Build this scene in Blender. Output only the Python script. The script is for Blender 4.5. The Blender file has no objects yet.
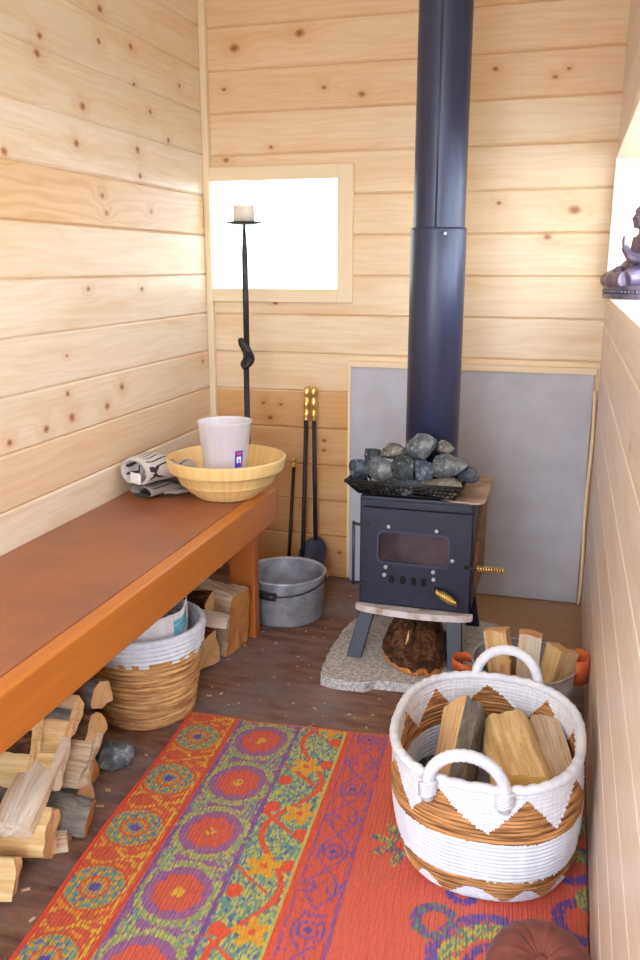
import bpy, bmesh, math, random
import numpy as np
from mathutils import Vector, Matrix, Quaternion, noise
PI = math.pi
sc = bpy.context.scene
col = sc.collection
rnd = random.Random(7)

# ------------------------------------------------------------------ materials
def srgb(r, g, b):
    def f(c):
        c /= 255.0
        return c / 12.92 if c <= .04045 else ((c + .055) / 1.055) ** 2.4
    return (f(r), f(g), f(b), 1)

class NT:
    def __init__(s, name):
        s.m = bpy.data.materials.new(name); s.m.use_nodes = True
        s.t = s.m.node_tree; s.t.nodes.clear()
        s.out = s.n('ShaderNodeOutputMaterial')
        s.b = s.n('ShaderNodeBsdfPrincipled')
        s.l(s.b.outputs[0], s.out.inputs[0])
    def n(s, ty, **kw):
        nd = s.t.nodes.new(ty)
        for k, v in kw.items(): setattr(nd, k, v)
        return nd
    def l(s, a, b): s.t.links.new(a, b)
    def put(s, sock, v):
        if isinstance(v, bpy.types.NodeSocket): s.l(v, sock)
        elif v is not None: sock.default_value = v
    def math(s, op, a, b=None, c=None, clamp=False):
        nd = s.n('ShaderNodeMath', operation=op, use_clamp=clamp)
        s.put(nd.inputs[0], a); s.put(nd.inputs[1], b)
        if c is not None: s.put(nd.inputs[2], c)
        return nd.outputs[0]
    def vmath(s, op, a, b=None, c=None):
        nd = s.n('ShaderNodeVectorMath', operation=op)
        s.put(nd.inputs[0], a); s.put(nd.inputs[1], b)
        if c is not None: s.put(nd.inputs[2], c)
        return nd.outputs['Value'] if op == 'LENGTH' else nd.outputs[0]
    def mix(s, f, a, b, mode='MIX'):
        nd = s.n('ShaderNodeMix', data_type='RGBA', blend_type=mode)
        s.put(nd.inputs['Factor'], f); s.put(nd.inputs[6], a); s.put(nd.inputs[7], b)
        return nd.outputs[2]
    def coord(s, kind='Object'): return s.n('ShaderNodeTexCoord').outputs[kind]
    def noise(s, vec, scale, detail=3, rough=.55, dist=0):
        nd = s.n('ShaderNodeTexNoise')
        s.put(nd.inputs['Vector'], vec)
        nd.inputs['Scale'].default_value = scale; nd.inputs['Detail'].default_value = detail
        nd.inputs['Roughness'].default_value = rough; nd.inputs['Distortion'].default_value = dist
        return nd.outputs['Fac']
    def ramp(s, f, stops):
        nd = s.n('ShaderNodeValToRGB'); s.put(nd.inputs[0], f)
        e = nd.color_ramp.elements
        while len(e) < len(stops): e.new(.5)
        for k, (p, c) in zip(e, stops):
            k.position = p; k.color = c if len(c) == 4 else (*c, 1)
        return nd.outputs[0]
    def scale(s, vec, v): return s.vmath('MULTIPLY', vec, v)
    def bump(s, h, strength=.3, dist=.002):
        nd = s.n('ShaderNodeBump'); nd.inputs['Strength'].default_value = strength
        nd.inputs['Distance'].default_value = dist
        s.put(nd.inputs['Height'], h); s.l(nd.outputs[0], s.b.inputs['Normal'])
    def fin(s, color=None, rough=None, metal=None, spec=None, **kw):
        s.put(s.b.inputs['Base Color'], color); s.put(s.b.inputs['Roughness'], rough)
        s.put(s.b.inputs['Metallic'], metal); s.put(s.b.inputs['Specular IOR Level'], spec)
        for k, v in kw.items(): s.put(s.b.inputs[k.replace('_', ' ')], v)
        return s.m

def simple(name, c1, c2=None, rough=.6, metal=0, sc_=20, st=(1, 1, 1), bump=.15, spec=None, dist=.002, lo=.35, hi=.65):
    m = NT(name); v = m.scale(m.coord(), st)
    f = m.noise(v, sc_, 5)
    c = m.ramp(f, [(lo, c1), (hi, c2 or c1)])
    if bump: m.bump(f, bump, dist)
    return m.fin(c, rough, metal, spec)

def board_wood(name, ax, pale, mid, warm, knots, zwarm=None, tint=None):
    """solid softwood boards running along world axis ax (0 = x, 1 = y), z across"""
    m = NT(name); co = m.coord()
    sep = m.n('ShaderNodeSeparateXYZ'); m.l(co, sep.inputs[0])
    br = m.n('ShaderNodeAttribute', attribute_name='brd').outputs['Fac']
    al = sep.outputs[ax]; ac = sep.outputs[2]
    cmb = m.n('ShaderNodeCombineXYZ'); m.l(al, cmb.inputs[0]); m.l(ac, cmb.inputs[1])
    p = cmb.outputs[0]
    # knots at given places
    d = None
    for i, (a, z, r) in enumerate(knots):
        k = m.vmath('LENGTH', m.vmath('MULTIPLY_ADD', p, (.75 / r, 1 / r, 0), (-.75 * a / r, -z / r, 0)))
        d = k if d is None else m.math('MINIMUM', d, k)
    dn = m.math('ADD', d, m.math('MULTIPLY', m.noise(p, 90, 2), .7))
    kn = m.math('SMOOTH_MAX', 0, m.math('SUBTRACT', 1.32, dn), .2)
    kn = m.math('MULTIPLY', kn, 1.4, clamp=True)
    halo = m.math('POWER', 2.718, m.math('MULTIPLY', m.math('MULTIPLY', d, d), -.16))
    off = m.n('ShaderNodeCombineXYZ'); m.l(m.math('MULTIPLY', br, 17.3), off.inputs[0]); m.l(m.math('MULTIPLY', br, 5.1), off.inputs[1])
    q = m.vmath('ADD', p, off.outputs[0])
    low = m.noise(m.scale(q, (1.1, 7, 1)), 1.6, 2)
    ph = m.math('ADD', m.math('MULTIPLY', ac, 190), m.math('MULTIPLY', low, 34))
    ph = m.math('ADD', ph, m.math('MULTIPLY', halo, 9))
    ring = m.math('MULTIPLY_ADD', m.math('SINE', ph), .5, .5)
    fine = m.noise(m.scale(q, (2.5, 130, 1)), 1, 4, .65)
    blot = m.noise(m.scale(q, (1.6, 9, 1)), 1.2, 3)
    base = m.ramp(br, [(0, pale), (.5, mid), (.8, pale), (1, warm)])
    base = m.mix(m.ramp(blot, [(.46, (0, 0, 0)), (.74, (.7, .7, .7))]), base, warm)
    dark = m.mix(1, base, (.86, .74, .60, 1), 'MULTIPLY')
    figure = m.math('MULTIPLY_ADD', m.math('GREATER_THAN', br, .93), .45, .32)
    c = m.mix(m.math('MULTIPLY', m.math('POWER', ring, 2.2), figure), base, dark)
    c = m.mix(m.math('MULTIPLY', m.ramp(fine, [(.35, (0, 0, 0)), (.75, (1, 1, 1))]), .55), c, dark)
    c = m.mix(m.math('MULTIPLY', halo, .30), c, srgb(204, 140, 74))
    c = m.mix(kn, c, srgb(158, 94, 46))
    if zwarm is not None:      # the lower boards are a browner timber
        f = m.math('LESS_THAN', ac, zwarm)
        c = m.mix(m.math('MULTIPLY', f, .92), c, m.mix(1, c, (.84, .62, .40, 1), 'MULTIPLY'))
    m.bump(m.math('ADD', fine, m.math('MULTIPLY', ring, .3)), .12, .001)
    return m.fin(c, .34, 0, .45)

def stained(name, c1, c2, ax, rough=.35, scale=1.0, wear=None):
    m = NT(name); co = m.coord()
    st = [60, 60, 60]; st[ax] = 2.5
    f = m.noise(m.scale(co, tuple(st)), scale, 5, .6)
    g = m.noise(co, 5, 4)
    c = m.mix(f, c1, c2)
    if wear: c = m.mix(m.ramp(g, [(.45, (0, 0, 0)), (.72, (1, 1, 1))]), c, wear)
    h = m.noise(co, 160, 2)
    c = m.mix(m.ramp(h, [(.70, (0, 0, 0)), (.76, (.5, .5, .5))]), c, srgb(205, 160, 120))
    m.bump(f, .12, .001)
    return m.fin(c, rough, 0, .5)

def split_wood(name, c1, c2, c3):
    m = NT(name); co = m.coord()
    f = m.noise(m.scale(co, (3, 70, 70)), 1.3, 5, .65)
    g = m.noise(m.scale(co, (2, 14, 14)), 1.5, 3)
    c = m.mix(m.ramp(f, [(.38, (0, 0, 0)), (.62, (1, 1, 1))]), c1, c2)
    c = m.mix(m.ramp(m.noise(m.scale(co, (5, 160, 160)), 1, 3), [(.56, (0, 0, 0)), (.70, (.8, .8, .8))]), c, c3)
    c = m.mix(m.ramp(g, [(.52, (0, 0, 0)), (.78, (.8, .8, .8))]), c, c3)
    m.bump(f, .9, .006)
    return m.fin(c, .75, 0, .2)

def end_grain(name, c1, c2):
    m = NT(name); co = m.coord()
    d = m.vmath('LENGTH', m.scale(m.vmath('ADD', co, (0, .012, .006)), (0, 1, 1)))
    w = m.math('SINE', m.math('ADD', m.math('MULTIPLY', d, 1500), m.math('MULTIPLY', m.noise(co, 40, 3), 6)))
    c = m.mix(m.math('MULTIPLY_ADD', w, .3, .4), c1, c2)
    n2 = m.noise(co, 28, 4)
    c = m.mix(m.ramp(n2, [(.5, (0, 0, 0)), (.75, (.7, .7, .7))]), c, c2)
    m.bump(m.noise(co, 150, 3), .4, .003)
    return m.fin(c, .8, 0, .15)

def bark(name, c1, c2, c3):
    m = NT(name); co = m.coord()
    f = m.noise(m.scale(co, (14, 45, 45)), 1.2, 6, .7, .4)
    c = m.ramp(f, [(.3, c1), (.5, c2), (.7, c3)])
    m.bump(f, 1.0, .012)
    return m.fin(c, .9, 0, .15)

M = {}
KL = [(2.041, 1.757, .011), (2.024, 1.713, .013), (2.347, 1.896, .014), (2.331, 1.809, .011), (2.519, 1.837, .012), (2.533, 1.735, .008), (2.223, 1.622, .015), (2.628, 1.672, .010), (2.751, 1.603, .012), (1.856, 1.464, .013), (2.179, 1.521, .013), (2.53, 1.548, .014), (2.539, 1.471, .012), (2.301, 1.396, .012), (2.319, 1.348, .011), (2.603, 1.369, .011), (2.192, 1.135, .010), (2.513, 1.127, .010), (2.853, 1.789, .009), (2.35, .834, .015), (2.049, .855, .010), (2.062, .786, .016), (1.936, .776, .013), (2.255, .788, .014), (1.776, .771, .012), (2.059, .959, .006), (2.969, .847, .010), (1.2, 1.3, .012), (.8, .9, .012)]
KB = [(-1.195, 1.941, .020), (-.954, 1.973, .018), (-1.238, 1.809, .009), (-1.064, 1.609, .009), (-1.237, 1.571, .012), (-.868, 1.796, .010), (-.285, 1.822, .010), (-.094, 1.787, .010), (-.053, 1.809, .008), (-.006, 1.378, .020), (-.088, 1.292, .013), (-.733, 1.768, .013), (-.253, 1.404, .009), (-1.054, 1.066, .011), (-1.109, .687, .008), (-1.038, .683, .008), (-.865, .552, .009), (-.865, .514, .009), (-.802, .106, .009), (-1.081, .63, .011), (-.95, .28, .009)]
KR = [(2.62, .98, .012), (1.9, .55, .011), (1.5, .9, .012), (2.2, .25, .011), (1.0, 1.0, .012)]
M['pine_left'] = board_wood('pine_boards_left', 1, srgb(238, 226, 206), srgb(234, 214, 186), srgb(226, 190, 146), KL)
M['pine_back'] = board_wood('pine_boards_back', 0, srgb(238, 220, 192), srgb(234, 206, 170), srgb(224, 182, 134), KB, zwarm=.735)
M['pine_right'] = board_wood('pine_boards_right', 1, srgb(238, 228, 220), srgb(226, 213, 204), srgb(222, 200, 184), KR)
M['pine_trim'] = stained('pine_trim', srgb(240, 222, 192), srgb(228, 202, 164), 0, .5)
M['pine_trim_v'] = stained('pine_trim_upright', srgb(240, 222, 192), srgb(228, 202, 164), 2, .5)
M['pine_trim_y'] = stained('pine_trim_long', srgb(240, 232, 218), srgb(232, 218, 198), 1, .5)
M['bench_top'] = stained('worn_brown_stain', srgb(148, 88, 56), srgb(170, 104, 68), 1, .36, wear=srgb(136, 84, 62))
M['bench_front'] = stained('orange_stain', srgb(208, 132, 56), srgb(180, 100, 36), 1, .36)
M['bench_leg'] = stained('orange_stain_leg', srgb(198, 114, 50), srgb(166, 86, 34), 2, .36)

def floor_mat():
    m = NT('dirty_plywood'); co = m.coord()
    sep = m.n('ShaderNodeSeparateXYZ'); m.l(co, sep.inputs[0])
    f = m.noise(m.scale(co, (5, 26, 1)), 1.2, 6, .65)
    g = m.noise(co, 3.2, 5, .6)
    h = m.noise(co, 70, 3)
    c = m.ramp(f, [(.3, srgb(86, 58, 48)), (.5, srgb(126, 90, 76)), (.72, srgb(156, 122, 104))])
    c = m.mix(m.ramp(g, [(.44, (0, 0, 0)), (.66, (.85, .85, .85))]), c, srgb(134, 126, 130))
    back = m.n('ShaderNodeMapRange'); m.l(m.math('ADD', sep.outputs[1], m.math('MULTIPLY', g, .3)), back.inputs[0])
    back.inputs[1].default_value = 2.50; back.inputs[2].default_value = 2.85
    rt = m.math('GREATER_THAN', m.math('ADD', sep.outputs[0], m.math('MULTIPLY', g, .1)), -.55)
    c = m.mix(m.math('MULTIPLY', m.math('MULTIPLY', back.outputs[0], rt), .75), c, srgb(176, 142, 106))
    c = m.mix(m.ramp(h, [(.66, (0, 0, 0)), (.74, (.6, .6, .6))]), c, srgb(170, 160, 152))
    m.bump(m.math('ADD', f, h), .3, .003)
    return m.fin(c, .6, 0, .3)
M['floor'] = floor_mat()
M['ceiling'] = simple('ceiling_boards', srgb(244, 240, 232), srgb(238, 232, 222), .6, st=(2, 30, 1), sc_=2, bump=.1)
M['ground'] = simple('gravel_ground', srgb(128, 134, 120), srgb(160, 160, 146), .9, sc_=6)
M['cement'] = simple('cement_board', srgb(172, 172, 184), srgb(192, 192, 204), .55, sc_=9, bump=.2, lo=.25, hi=.75)
M['black_steel'] = simple('blue_black_steel', srgb(21, 26, 48), srgb(29, 35, 60), .42, 0, sc_=30, bump=.05, spec=.5)
M['stove_pipe'] = simple('blued_pipe_steel', srgb(42, 48, 74), srgb(54, 61, 92), .34, .1, sc_=6, st=(8, 8, .6), bump=.04, spec=.55)
M['iron'] = simple('wrought_iron', srgb(38, 37, 42), srgb(58, 56, 62), .5, .3, sc_=60, bump=.3)
M['tray_black'] = simple('tray_black', srgb(22, 22, 26), srgb(36, 35, 38), .5, .2, sc_=60, bump=.2)
M['brass'] = simple('brass', srgb(214, 176, 96), srgb(236, 210, 140), .28, .8, sc_=40, bump=.05)
M['bolt'] = simple('zinc_bolt', srgb(214, 214, 220), srgb(190, 190, 198), .35, .4, sc_=40, bump=.05)
M['rust'] = simple('rusty_plate', srgb(96, 62, 40), srgb(150, 112, 80), .7, .1, sc_=22, bump=.4)
M['plate'] = simple('heat_worn_plate', srgb(142, 116, 96), srgb(200, 182, 170), .6, .1, sc_=14, bump=.3)
M['lip'] = simple('worn_lip', srgb(216, 212, 216), srgb(166, 136, 112), .6, .1, sc_=26, bump=.3, lo=.45, hi=.72)
M['stove_glass'] = simple('sooty_glass', srgb(22, 20, 22), srgb(70, 58, 74), .12, 0, sc_=9, bump=0, spec=.8)
M['soot'] = simple('soot', srgb(10, 10, 12), srgb(16, 16, 18), .9, bump=0)
M['zinc'] = simple('galvanised_steel', srgb(158, 162, 176), srgb(196, 200, 212), .45, .4, sc_=22, bump=.12, lo=.4, hi=.62)
M['zinc_in'] = simple('dull_zinc_inside', srgb(126, 132, 150), srgb(168, 174, 190), .5, .4, sc_=18, bump=.1)
M['leather'] = simple('orange_leather', srgb(196, 92, 44), srgb(212, 108, 56), .5, 0, sc_=60, bump=.2)
M['handle_black'] = simple('black_grip', srgb(24, 24, 28), srgb(34, 34, 38), .4, bump=0)
M['candle'] = simple('wax', srgb(236, 228, 218), srgb(226, 214, 202), .5, bump=.05)
M['white_thread'] = simple('white_cotton', srgb(222, 227, 238), srgb(206, 212, 228), .85, sc_=40, st=(1, 1, .25), bump=.5, dist=.003)
M['white_wrap'] = simple('white_wrapped_cotton', srgb(226, 231, 242), srgb(208, 214, 230), .85, sc_=5, st=(45, 45, 3), bump=.6, dist=.003)
M['tag'] = simple('white_tag', srgb(240, 240, 244), srgb(230, 230, 236), .7, bump=0)
M['seagrass'] = simple('brown_seagrass', srgb(104, 62, 28), srgb(200, 146, 90), .75, sc_=4, st=(2.5, 2.5, 55), bump=.3, dist=.002, lo=.40, hi=.60)
M['seagrass_tan'] = simple('tan_seagrass', srgb(150, 100, 54), srgb(226, 180, 122), .75, sc_=4, st=(2.5, 2.5, 42), bump=.3, dist=.002, lo=.38, hi=.62)
M['split_pale'] = split_wood('split_pale_wood', srgb(236, 206, 164), srgb(222, 178, 124), srgb(204, 140, 82))
M['split_yellow'] = split_wood('split_yellow_wood', srgb(234, 208, 160), srgb(216, 180, 122), srgb(198, 148, 86))
M['split_grey'] = split_wood('split_weathered_wood', srgb(214, 194, 170), srgb(186, 158, 130), srgb(156, 120, 88))
M['split_white'] = split_wood('split_birch_wood', srgb(232, 222, 210), srgb(214, 200, 184), srgb(216, 178, 128))
M['end_pale'] = end_grain('end_grain_pale', srgb(226, 190, 146), srgb(196, 148, 98))
M['end_yellow'] = end_grain('end_grain_yellow', srgb(230, 192, 112), srgb(190, 134, 58))
M['end_orange'] = end_grain('end_grain_orange', srgb(214, 152, 94), srgb(176, 110, 58))
M['bark_dark'] = bark('dark_bark', srgb(38, 26, 20), srgb(82, 54, 38), srgb(140, 102, 74))
M['bark_grey'] = bark('grey_bark', srgb(84, 82, 84), srgb(128, 122, 118), srgb(160, 150, 142))
M['bark_blue'] = bark('slate_bark', srgb(48, 52, 62), srgb(86, 90, 102), srgb(132, 134, 144))
M['granite_slab'] = simple('granite_slab', srgb(150, 148, 148), srgb(214, 212, 212), .75, sc_=110, bump=.5, dist=.004)
M['terracotta'] = simple('terracotta_velvet', srgb(104, 50, 44), srgb(122, 62, 54), .85, sc_=30, bump=.1)
M['terracotta'].node_tree.nodes['Principled BSDF'].inputs['Sheen Weight'].default_value = .12
M['chips'] = simple('wood_chips', srgb(214, 186, 150), srgb(186, 150, 110), .8, bump=0)
M['bronze'] = simple('purple_bronze', srgb(84, 78, 108), srgb(140, 124, 140), .38, .4, sc_=24, bump=.2)
M['bead'] = simple('beaded_bronze', srgb(88, 88, 112), srgb(130, 128, 146), .4, .5, sc_=60, bump=.2)

def rock_mat(name, c1, c2, c3):
    m = NT(name); co = m.coord()
    f = m.noise(co, 26, 6, .65); g = m.noise(co, 120, 3)
    c = m.ramp(f, [(.32, c1), (.52, c2), (.7, c3)])
    c = m.mix(m.ramp(g, [(.6, (0, 0, 0)), (.68, (.5, .5, .5))]), c, srgb(196, 198, 196))
    m.bump(f, .5, .006)
    return m.fin(c, .8, 0, .3)
M['rock_grey'] = rock_mat('grey_granite', srgb(56, 60, 66), srgb(100, 105, 112), srgb(156, 160, 164))
M['rock_dark'] = rock_mat('dark_granite', srgb(30, 35, 40), srgb(56, 63, 68), srgb(96, 102, 106))
M['rock_blue'] = rock_mat('bluish_granite', srgb(42, 50, 64), srgb(74, 86, 102), srgb(120, 134, 148))
M['rock_tan'] = rock_mat('tan_granite', srgb(74, 70, 66), srgb(110, 105, 100), srgb(150, 146, 140))

def bamboo_mat():
    m = NT('bamboo_bowl'); co = m.coord()
    sep = m.n('ShaderNodeSeparateXYZ'); m.l(co, sep.inputs[0])
    ang = m.math('ARCTAN2', sep.outputs[1], sep.outputs[0])
    cell = m.math('FLOOR', m.math('MULTIPLY', ang, 14))
    wn = m.n('ShaderNodeTexWhiteNoise', noise_dimensions='1D'); m.l(cell, wn.inputs['W'])
    f = m.noise(m.scale(co, (1, 1, .2)), 60, 4)
    c = m.mix(wn.outputs[0], srgb(236, 202, 140), srgb(226, 186, 118))
    c = m.mix(m.math('MULTIPLY', f, .5), c, srgb(240, 210, 150))
    return m.fin(c, .38, 0, .5)
M['bamboo'] = bamboo_mat()

def plastic_mat():
    m = NT('cloudy_plastic')
    tr = m.n('ShaderNodeBsdfTransparent'); tr.inputs[0].default_value = (.96, .95, 1, 1)
    tl = m.n('ShaderNodeBsdfTranslucent'); tl.inputs[0].default_value = (.9, .88, .95, 1)
    f = m.noise(m.scale(m.coord(), (30, 30, 4)), 2, 4)
    c = m.ramp(f, [(.3, srgb(236, 236, 248)), (.7, srgb(248, 248, 254))])
    m.fin(c, .3, 0, .5)
    a = m.n('ShaderNodeMixShader'); a.inputs[0].default_value = .25
    m.l(m.b.outputs[0], a.inputs[1]); m.l(tl.outputs[0], a.inputs[2])
    b = m.n('ShaderNodeMixShader'); b.inputs[0].default_value = .30
    m.l(a.outputs[0], b.inputs[1]); m.l(tr.outputs[0], b.inputs[2])
    m.l(b.outputs[0], m.out.inputs[0])
    return m.m
M['plastic'] = plastic_mat()
M['print_blue'] = simple('blue_print', srgb(52, 60, 190), srgb(62, 72, 200), .5, bump=0)
M['print_red'] = simple('red_print', srgb(214, 70, 60), srgb(220, 80, 70), .5, bump=0)
M['print_white'] = simple('white_print', srgb(240, 240, 250), srgb(236, 236, 246), .5, bump=0)

def pane_mat(name, cols):
    m = NT(name)
    tr = m.n('ShaderNodeBsdfTransparent')
    f = m.noise(m.coord(), 16, 5)
    c = m.ramp(f, [(.35, cols[0]), (.62, cols[1])])
    m.l(c, tr.inputs[0])
    tl = m.n('ShaderNodeBsdfTranslucent'); m.l(c, tl.inputs[0])
    a = m.n('ShaderNodeMixShader'); a.inputs[0].default_value = .05
    m.l(tr.outputs[0], a.inputs[1]); m.l(tl.outputs[0], a.inputs[2])
    m.l(a.outputs[0], m.out.inputs[0])
    return m.m
M['pane'] = pane_mat('frosty_pane', ((.60, .655, .65), (.72, .73, .73)))
M['pane_clear'] = pane_mat('clear_pane', ((.95, .97, .98), (.97, .99, 1)))

def paper_mat():
    m = NT('newsprint'); co = m.coord('UV')
    sep = m.n('ShaderNodeSeparateXYZ'); m.l(co, sep.inputs[0])
    u, v = sep.outputs[0], sep.outputs[1]
    ln = m.math('GREATER_THAN', m.math('SINE', m.math('MULTIPLY', v, 240)), .1)
    colm = m.math('GREATER_THAN', m.math('SINE', m.math('MULTIPLY', u, 38)), -.75)
    nz = m.math('GREATER_THAN', m.noise(m.scale(co, (90, 38, 1)), 1, 2), .45)
    f = m.math('MULTIPLY', m.math('MULTIPLY', ln, colm), nz)
    c = m.mix(m.math('MULTIPLY', f, .25), srgb(222, 218, 222), srgb(120, 120, 130))
    inx = m.math('MULTIPLY', m.math('GREATER_THAN', u, .70), m.math('LESS_THAN', u, .90))
    inv = m.math('MULTIPLY', m.math('GREATER_THAN', v, .70), m.math('LESS_THAN', v, .92))
    c = m.mix(m.math('MULTIPLY', inx, inv), c, m.ramp(m.noise(m.scale(co, (8, 20, 1)), 1, 3), [(.35, srgb(70, 150, 186)), (.65, srgb(150, 200, 216))]))
    return m.fin(c, .8, 0, .2)
M['paper'] = paper_mat()
M['paper_dark'] = simple('printed_photo_page', srgb(54, 60, 72), srgb(120, 122, 132), .7, sc_=9, bump=0)

def glove_mat(name, base, dark):
    m = NT(name); co = m.coord()
    sep = m.n('ShaderNodeSeparateXYZ'); m.l(co, sep.inputs[0])
    w = m.math('SINE', m.math('ADD', m.math('MULTIPLY', sep.outputs[1], 430), m.math('MULTIPLY', m.noise(co, 10, 2), .7)))
    on = m.math('MULTIPLY', m.math('GREATER_THAN', w, .72), m.math('GREATER_THAN', sep.outputs[2], .026))
    on = m.math('MULTIPLY', on, m.math('GREATER_THAN', sep.outputs[0], .012))
    c = m.mix(on, base, dark)
    low = m.math('LESS_THAN', m.math('ADD', sep.outputs[2], m.math('MULTIPLY', m.noise(co, 30, 2), .02)), .021)
    c = m.mix(m.math('MULTIPLY', low, .85), c, dark)
    m.bump(m.noise(m.scale(co, (1, 3, 1)), 160, 2), .5, .002)
    return m.fin(c, .9, 0, .1)
M['glove'] = glove_mat('grey_knit', srgb(198, 192, 190), srgb(62, 58, 66))
M['glove2'] = glove_mat('grey_knit_dark_palm', srgb(150, 140, 138), srgb(46, 42, 48))  # lower glove: darker grey knit with a dark palm

# ------------------------------------------------------------------ mesh helpers
def bmx(): return bmesh.new()

def box(bm, lo, hi, bev=0, mat=0, mtx=None):
    r = bmesh.ops.create_cube(bm, size=1)
    vs = r['verts']
    c = [(a + b) / 2 for a, b in zip(lo, hi)]; s = [b - a for a, b in zip(lo, hi)]
    for v in vs: v.co = Vector([v.co[i] * s[i] + c[i] for i in range(3)])
    fs = list({f for v in vs for f in v.link_faces})
    if bev:
        es = list({e for v in vs for e in v.link_edges})
        r2 = bmesh.ops.bevel(bm, geom=es, offset=bev, segments=2, affect='EDGES', profile=.5)
        fs = list({f for v in r2['verts'] for f in v.link_faces} | {f for f in fs if f.is_valid})
        vs = list({v for f in fs for v in f.verts})
    if mtx:
        for v in vs: v.co = mtx @ v.co
    for f in fs:
        if f.is_valid: f.material_index = mat
    return vs

def tube(bm, pts, r, n=12, mat=0, caps=True, closed=False):
    pts = [Vector(p) for p in pts]
    rr = r if hasattr(r, '__len__') else [r] * len(pts)
    rings = []; prev = None; N = len(pts)
    for i, p in enumerate(pts):
        if closed: t = pts[(i + 1) % N] - pts[i - 1]
        else: t = (pts[min(i + 1, N - 1)] - pts[max(i - 1, 0)])
        t.normalize()
        if prev is None:
            a = Vector((0, 0, 1)) if abs(t.z) < .9 else Vector((1, 0, 0))
            u = t.cross(a).normalized()
        else: u = (prev - t * prev.dot(t)).normalized()
        prev = u; w = t.cross(u)
        rings.append([bm.verts.new(p + (u * math.cos(2 * PI * k / n) + w * math.sin(2 * PI * k / n)) * rr[i]) for k in range(n)])
    for i in range(N if closed else N - 1):
        A, B = rings[i], rings[(i + 1) % N]
        for k in range(n):
            f = bm.faces.new((A[k], A[(k + 1) % n], B[(k + 1) % n], B[k])); f.material_index = mat; f.smooth = True
    if caps and not closed:
        for R in (rings[0], rings[-1]):
            try: f = bm.faces.new(R); f.material_index = mat
            except ValueError: pass

def lathe(bm, prof, n=48, c=(0, 0, 0), mat=0, mats=None, smooth=True, closed_prof=False):
    rings = []
    for (r, z) in prof:
        if r < 1e-6: rings.append([bm.verts.new((c[0], c[1], c[2] + z))])
        else: rings.append([bm.verts.new((c[0] + r * math.cos(2 * PI * k / n), c[1] + r * math.sin(2 * PI * k / n), c[2] + z)) for k in range(n)])
    m = len(rings)
    for i in range(m if closed_prof else m - 1):
        A, B = rings[i], rings[(i + 1) % m]
        for k in range(n):
            k2 = (k + 1) % n
            if len(A) == 1 and len(B) == 1: continue
            if len(A) == 1: f = bm.faces.new((A[0], B[k], B[k2]))
            elif len(B) == 1: f = bm.faces.new((A[k], A[k2], B[0]))
            else: f = bm.faces.new((A[k], A[k2], B[k2], B[k]))
            f.smooth = smooth; f.material_index = mats[i] if mats else mat

def prism(bm, poly, z0, z1, mat=0, mtx=None):
    lo = [bm.verts.new((x, y, z0)) for x, y in poly]; hi = [bm.verts.new((x, y, z1)) for x, y in poly]
    n = len(poly)
    fs = [bm.faces.new(lo[::-1]), bm.faces.new(hi)]
    for k in range(n): fs.append(bm.faces.new((lo[k], lo[(k + 1) % n], hi[(k + 1) % n], hi[k])))
    for f in fs: f.material_index = mat
    if mtx:
        for v in lo + hi: v.co = mtx @ v.co
    return lo + hi

def rrect(x0, z0, x1, z1, r, n=5):
    out = []
    for cx, cz, a in ((x1 - r, z1 - r, 0), (x0 + r, z1 - r, PI / 2), (x0 + r, z0 + r, PI), (x1 - r, z0 + r, 1.5 * PI)):
        for k in range(n + 1): out.append((cx + r * math.cos(a + k * PI / 2 / n), cz + r * math.sin(a + k * PI / 2 / n)))
    return out

def obj(name, bm, mats, parent=None, label=None, loc=None, fix=True):
    if fix: bmesh.ops.recalc_face_normals(bm, faces=bm.faces)
    me = bpy.data.meshes.new(name); bm.to_mesh(me); bm.free()
    for m in (mats if isinstance(mats, (list, tuple)) else [mats]): me.materials.append(M[m] if isinstance(m, str) else m)
    o = bpy.data.objects.new(name, me); col.objects.link(o)
    if loc: o.location = loc
    if parent: o.parent = parent
    if label: o['label'] = label
    return o

def tag(o, label, cat, group=None):
    o['label'] = label; o['category'] = cat
    if group: o['group'] = group
    return o

def thing(name, label, cat, loc=(0, 0, 0), group=None, rz=0):
    o = bpy.data.objects.new(name, None); col.objects.link(o)
    o.empty_display_size = .05; o.location = loc; o.rotation_euler = (0, 0, rz)
    return tag(o, label, cat, group)

def struct(name, bm, mats, parent=None):
    o = obj(name, bm, mats, parent)
    if not parent: o['kind'] = 'structure'
    return o

# local-frame helper: parts of a thing at P are modelled in world space then shifted
def wpart(name, bm, mats, parent, label=None):
    for v in bm.verts: v.co -= parent.location
    return obj(name, bm, mats, parent, label)

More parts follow.
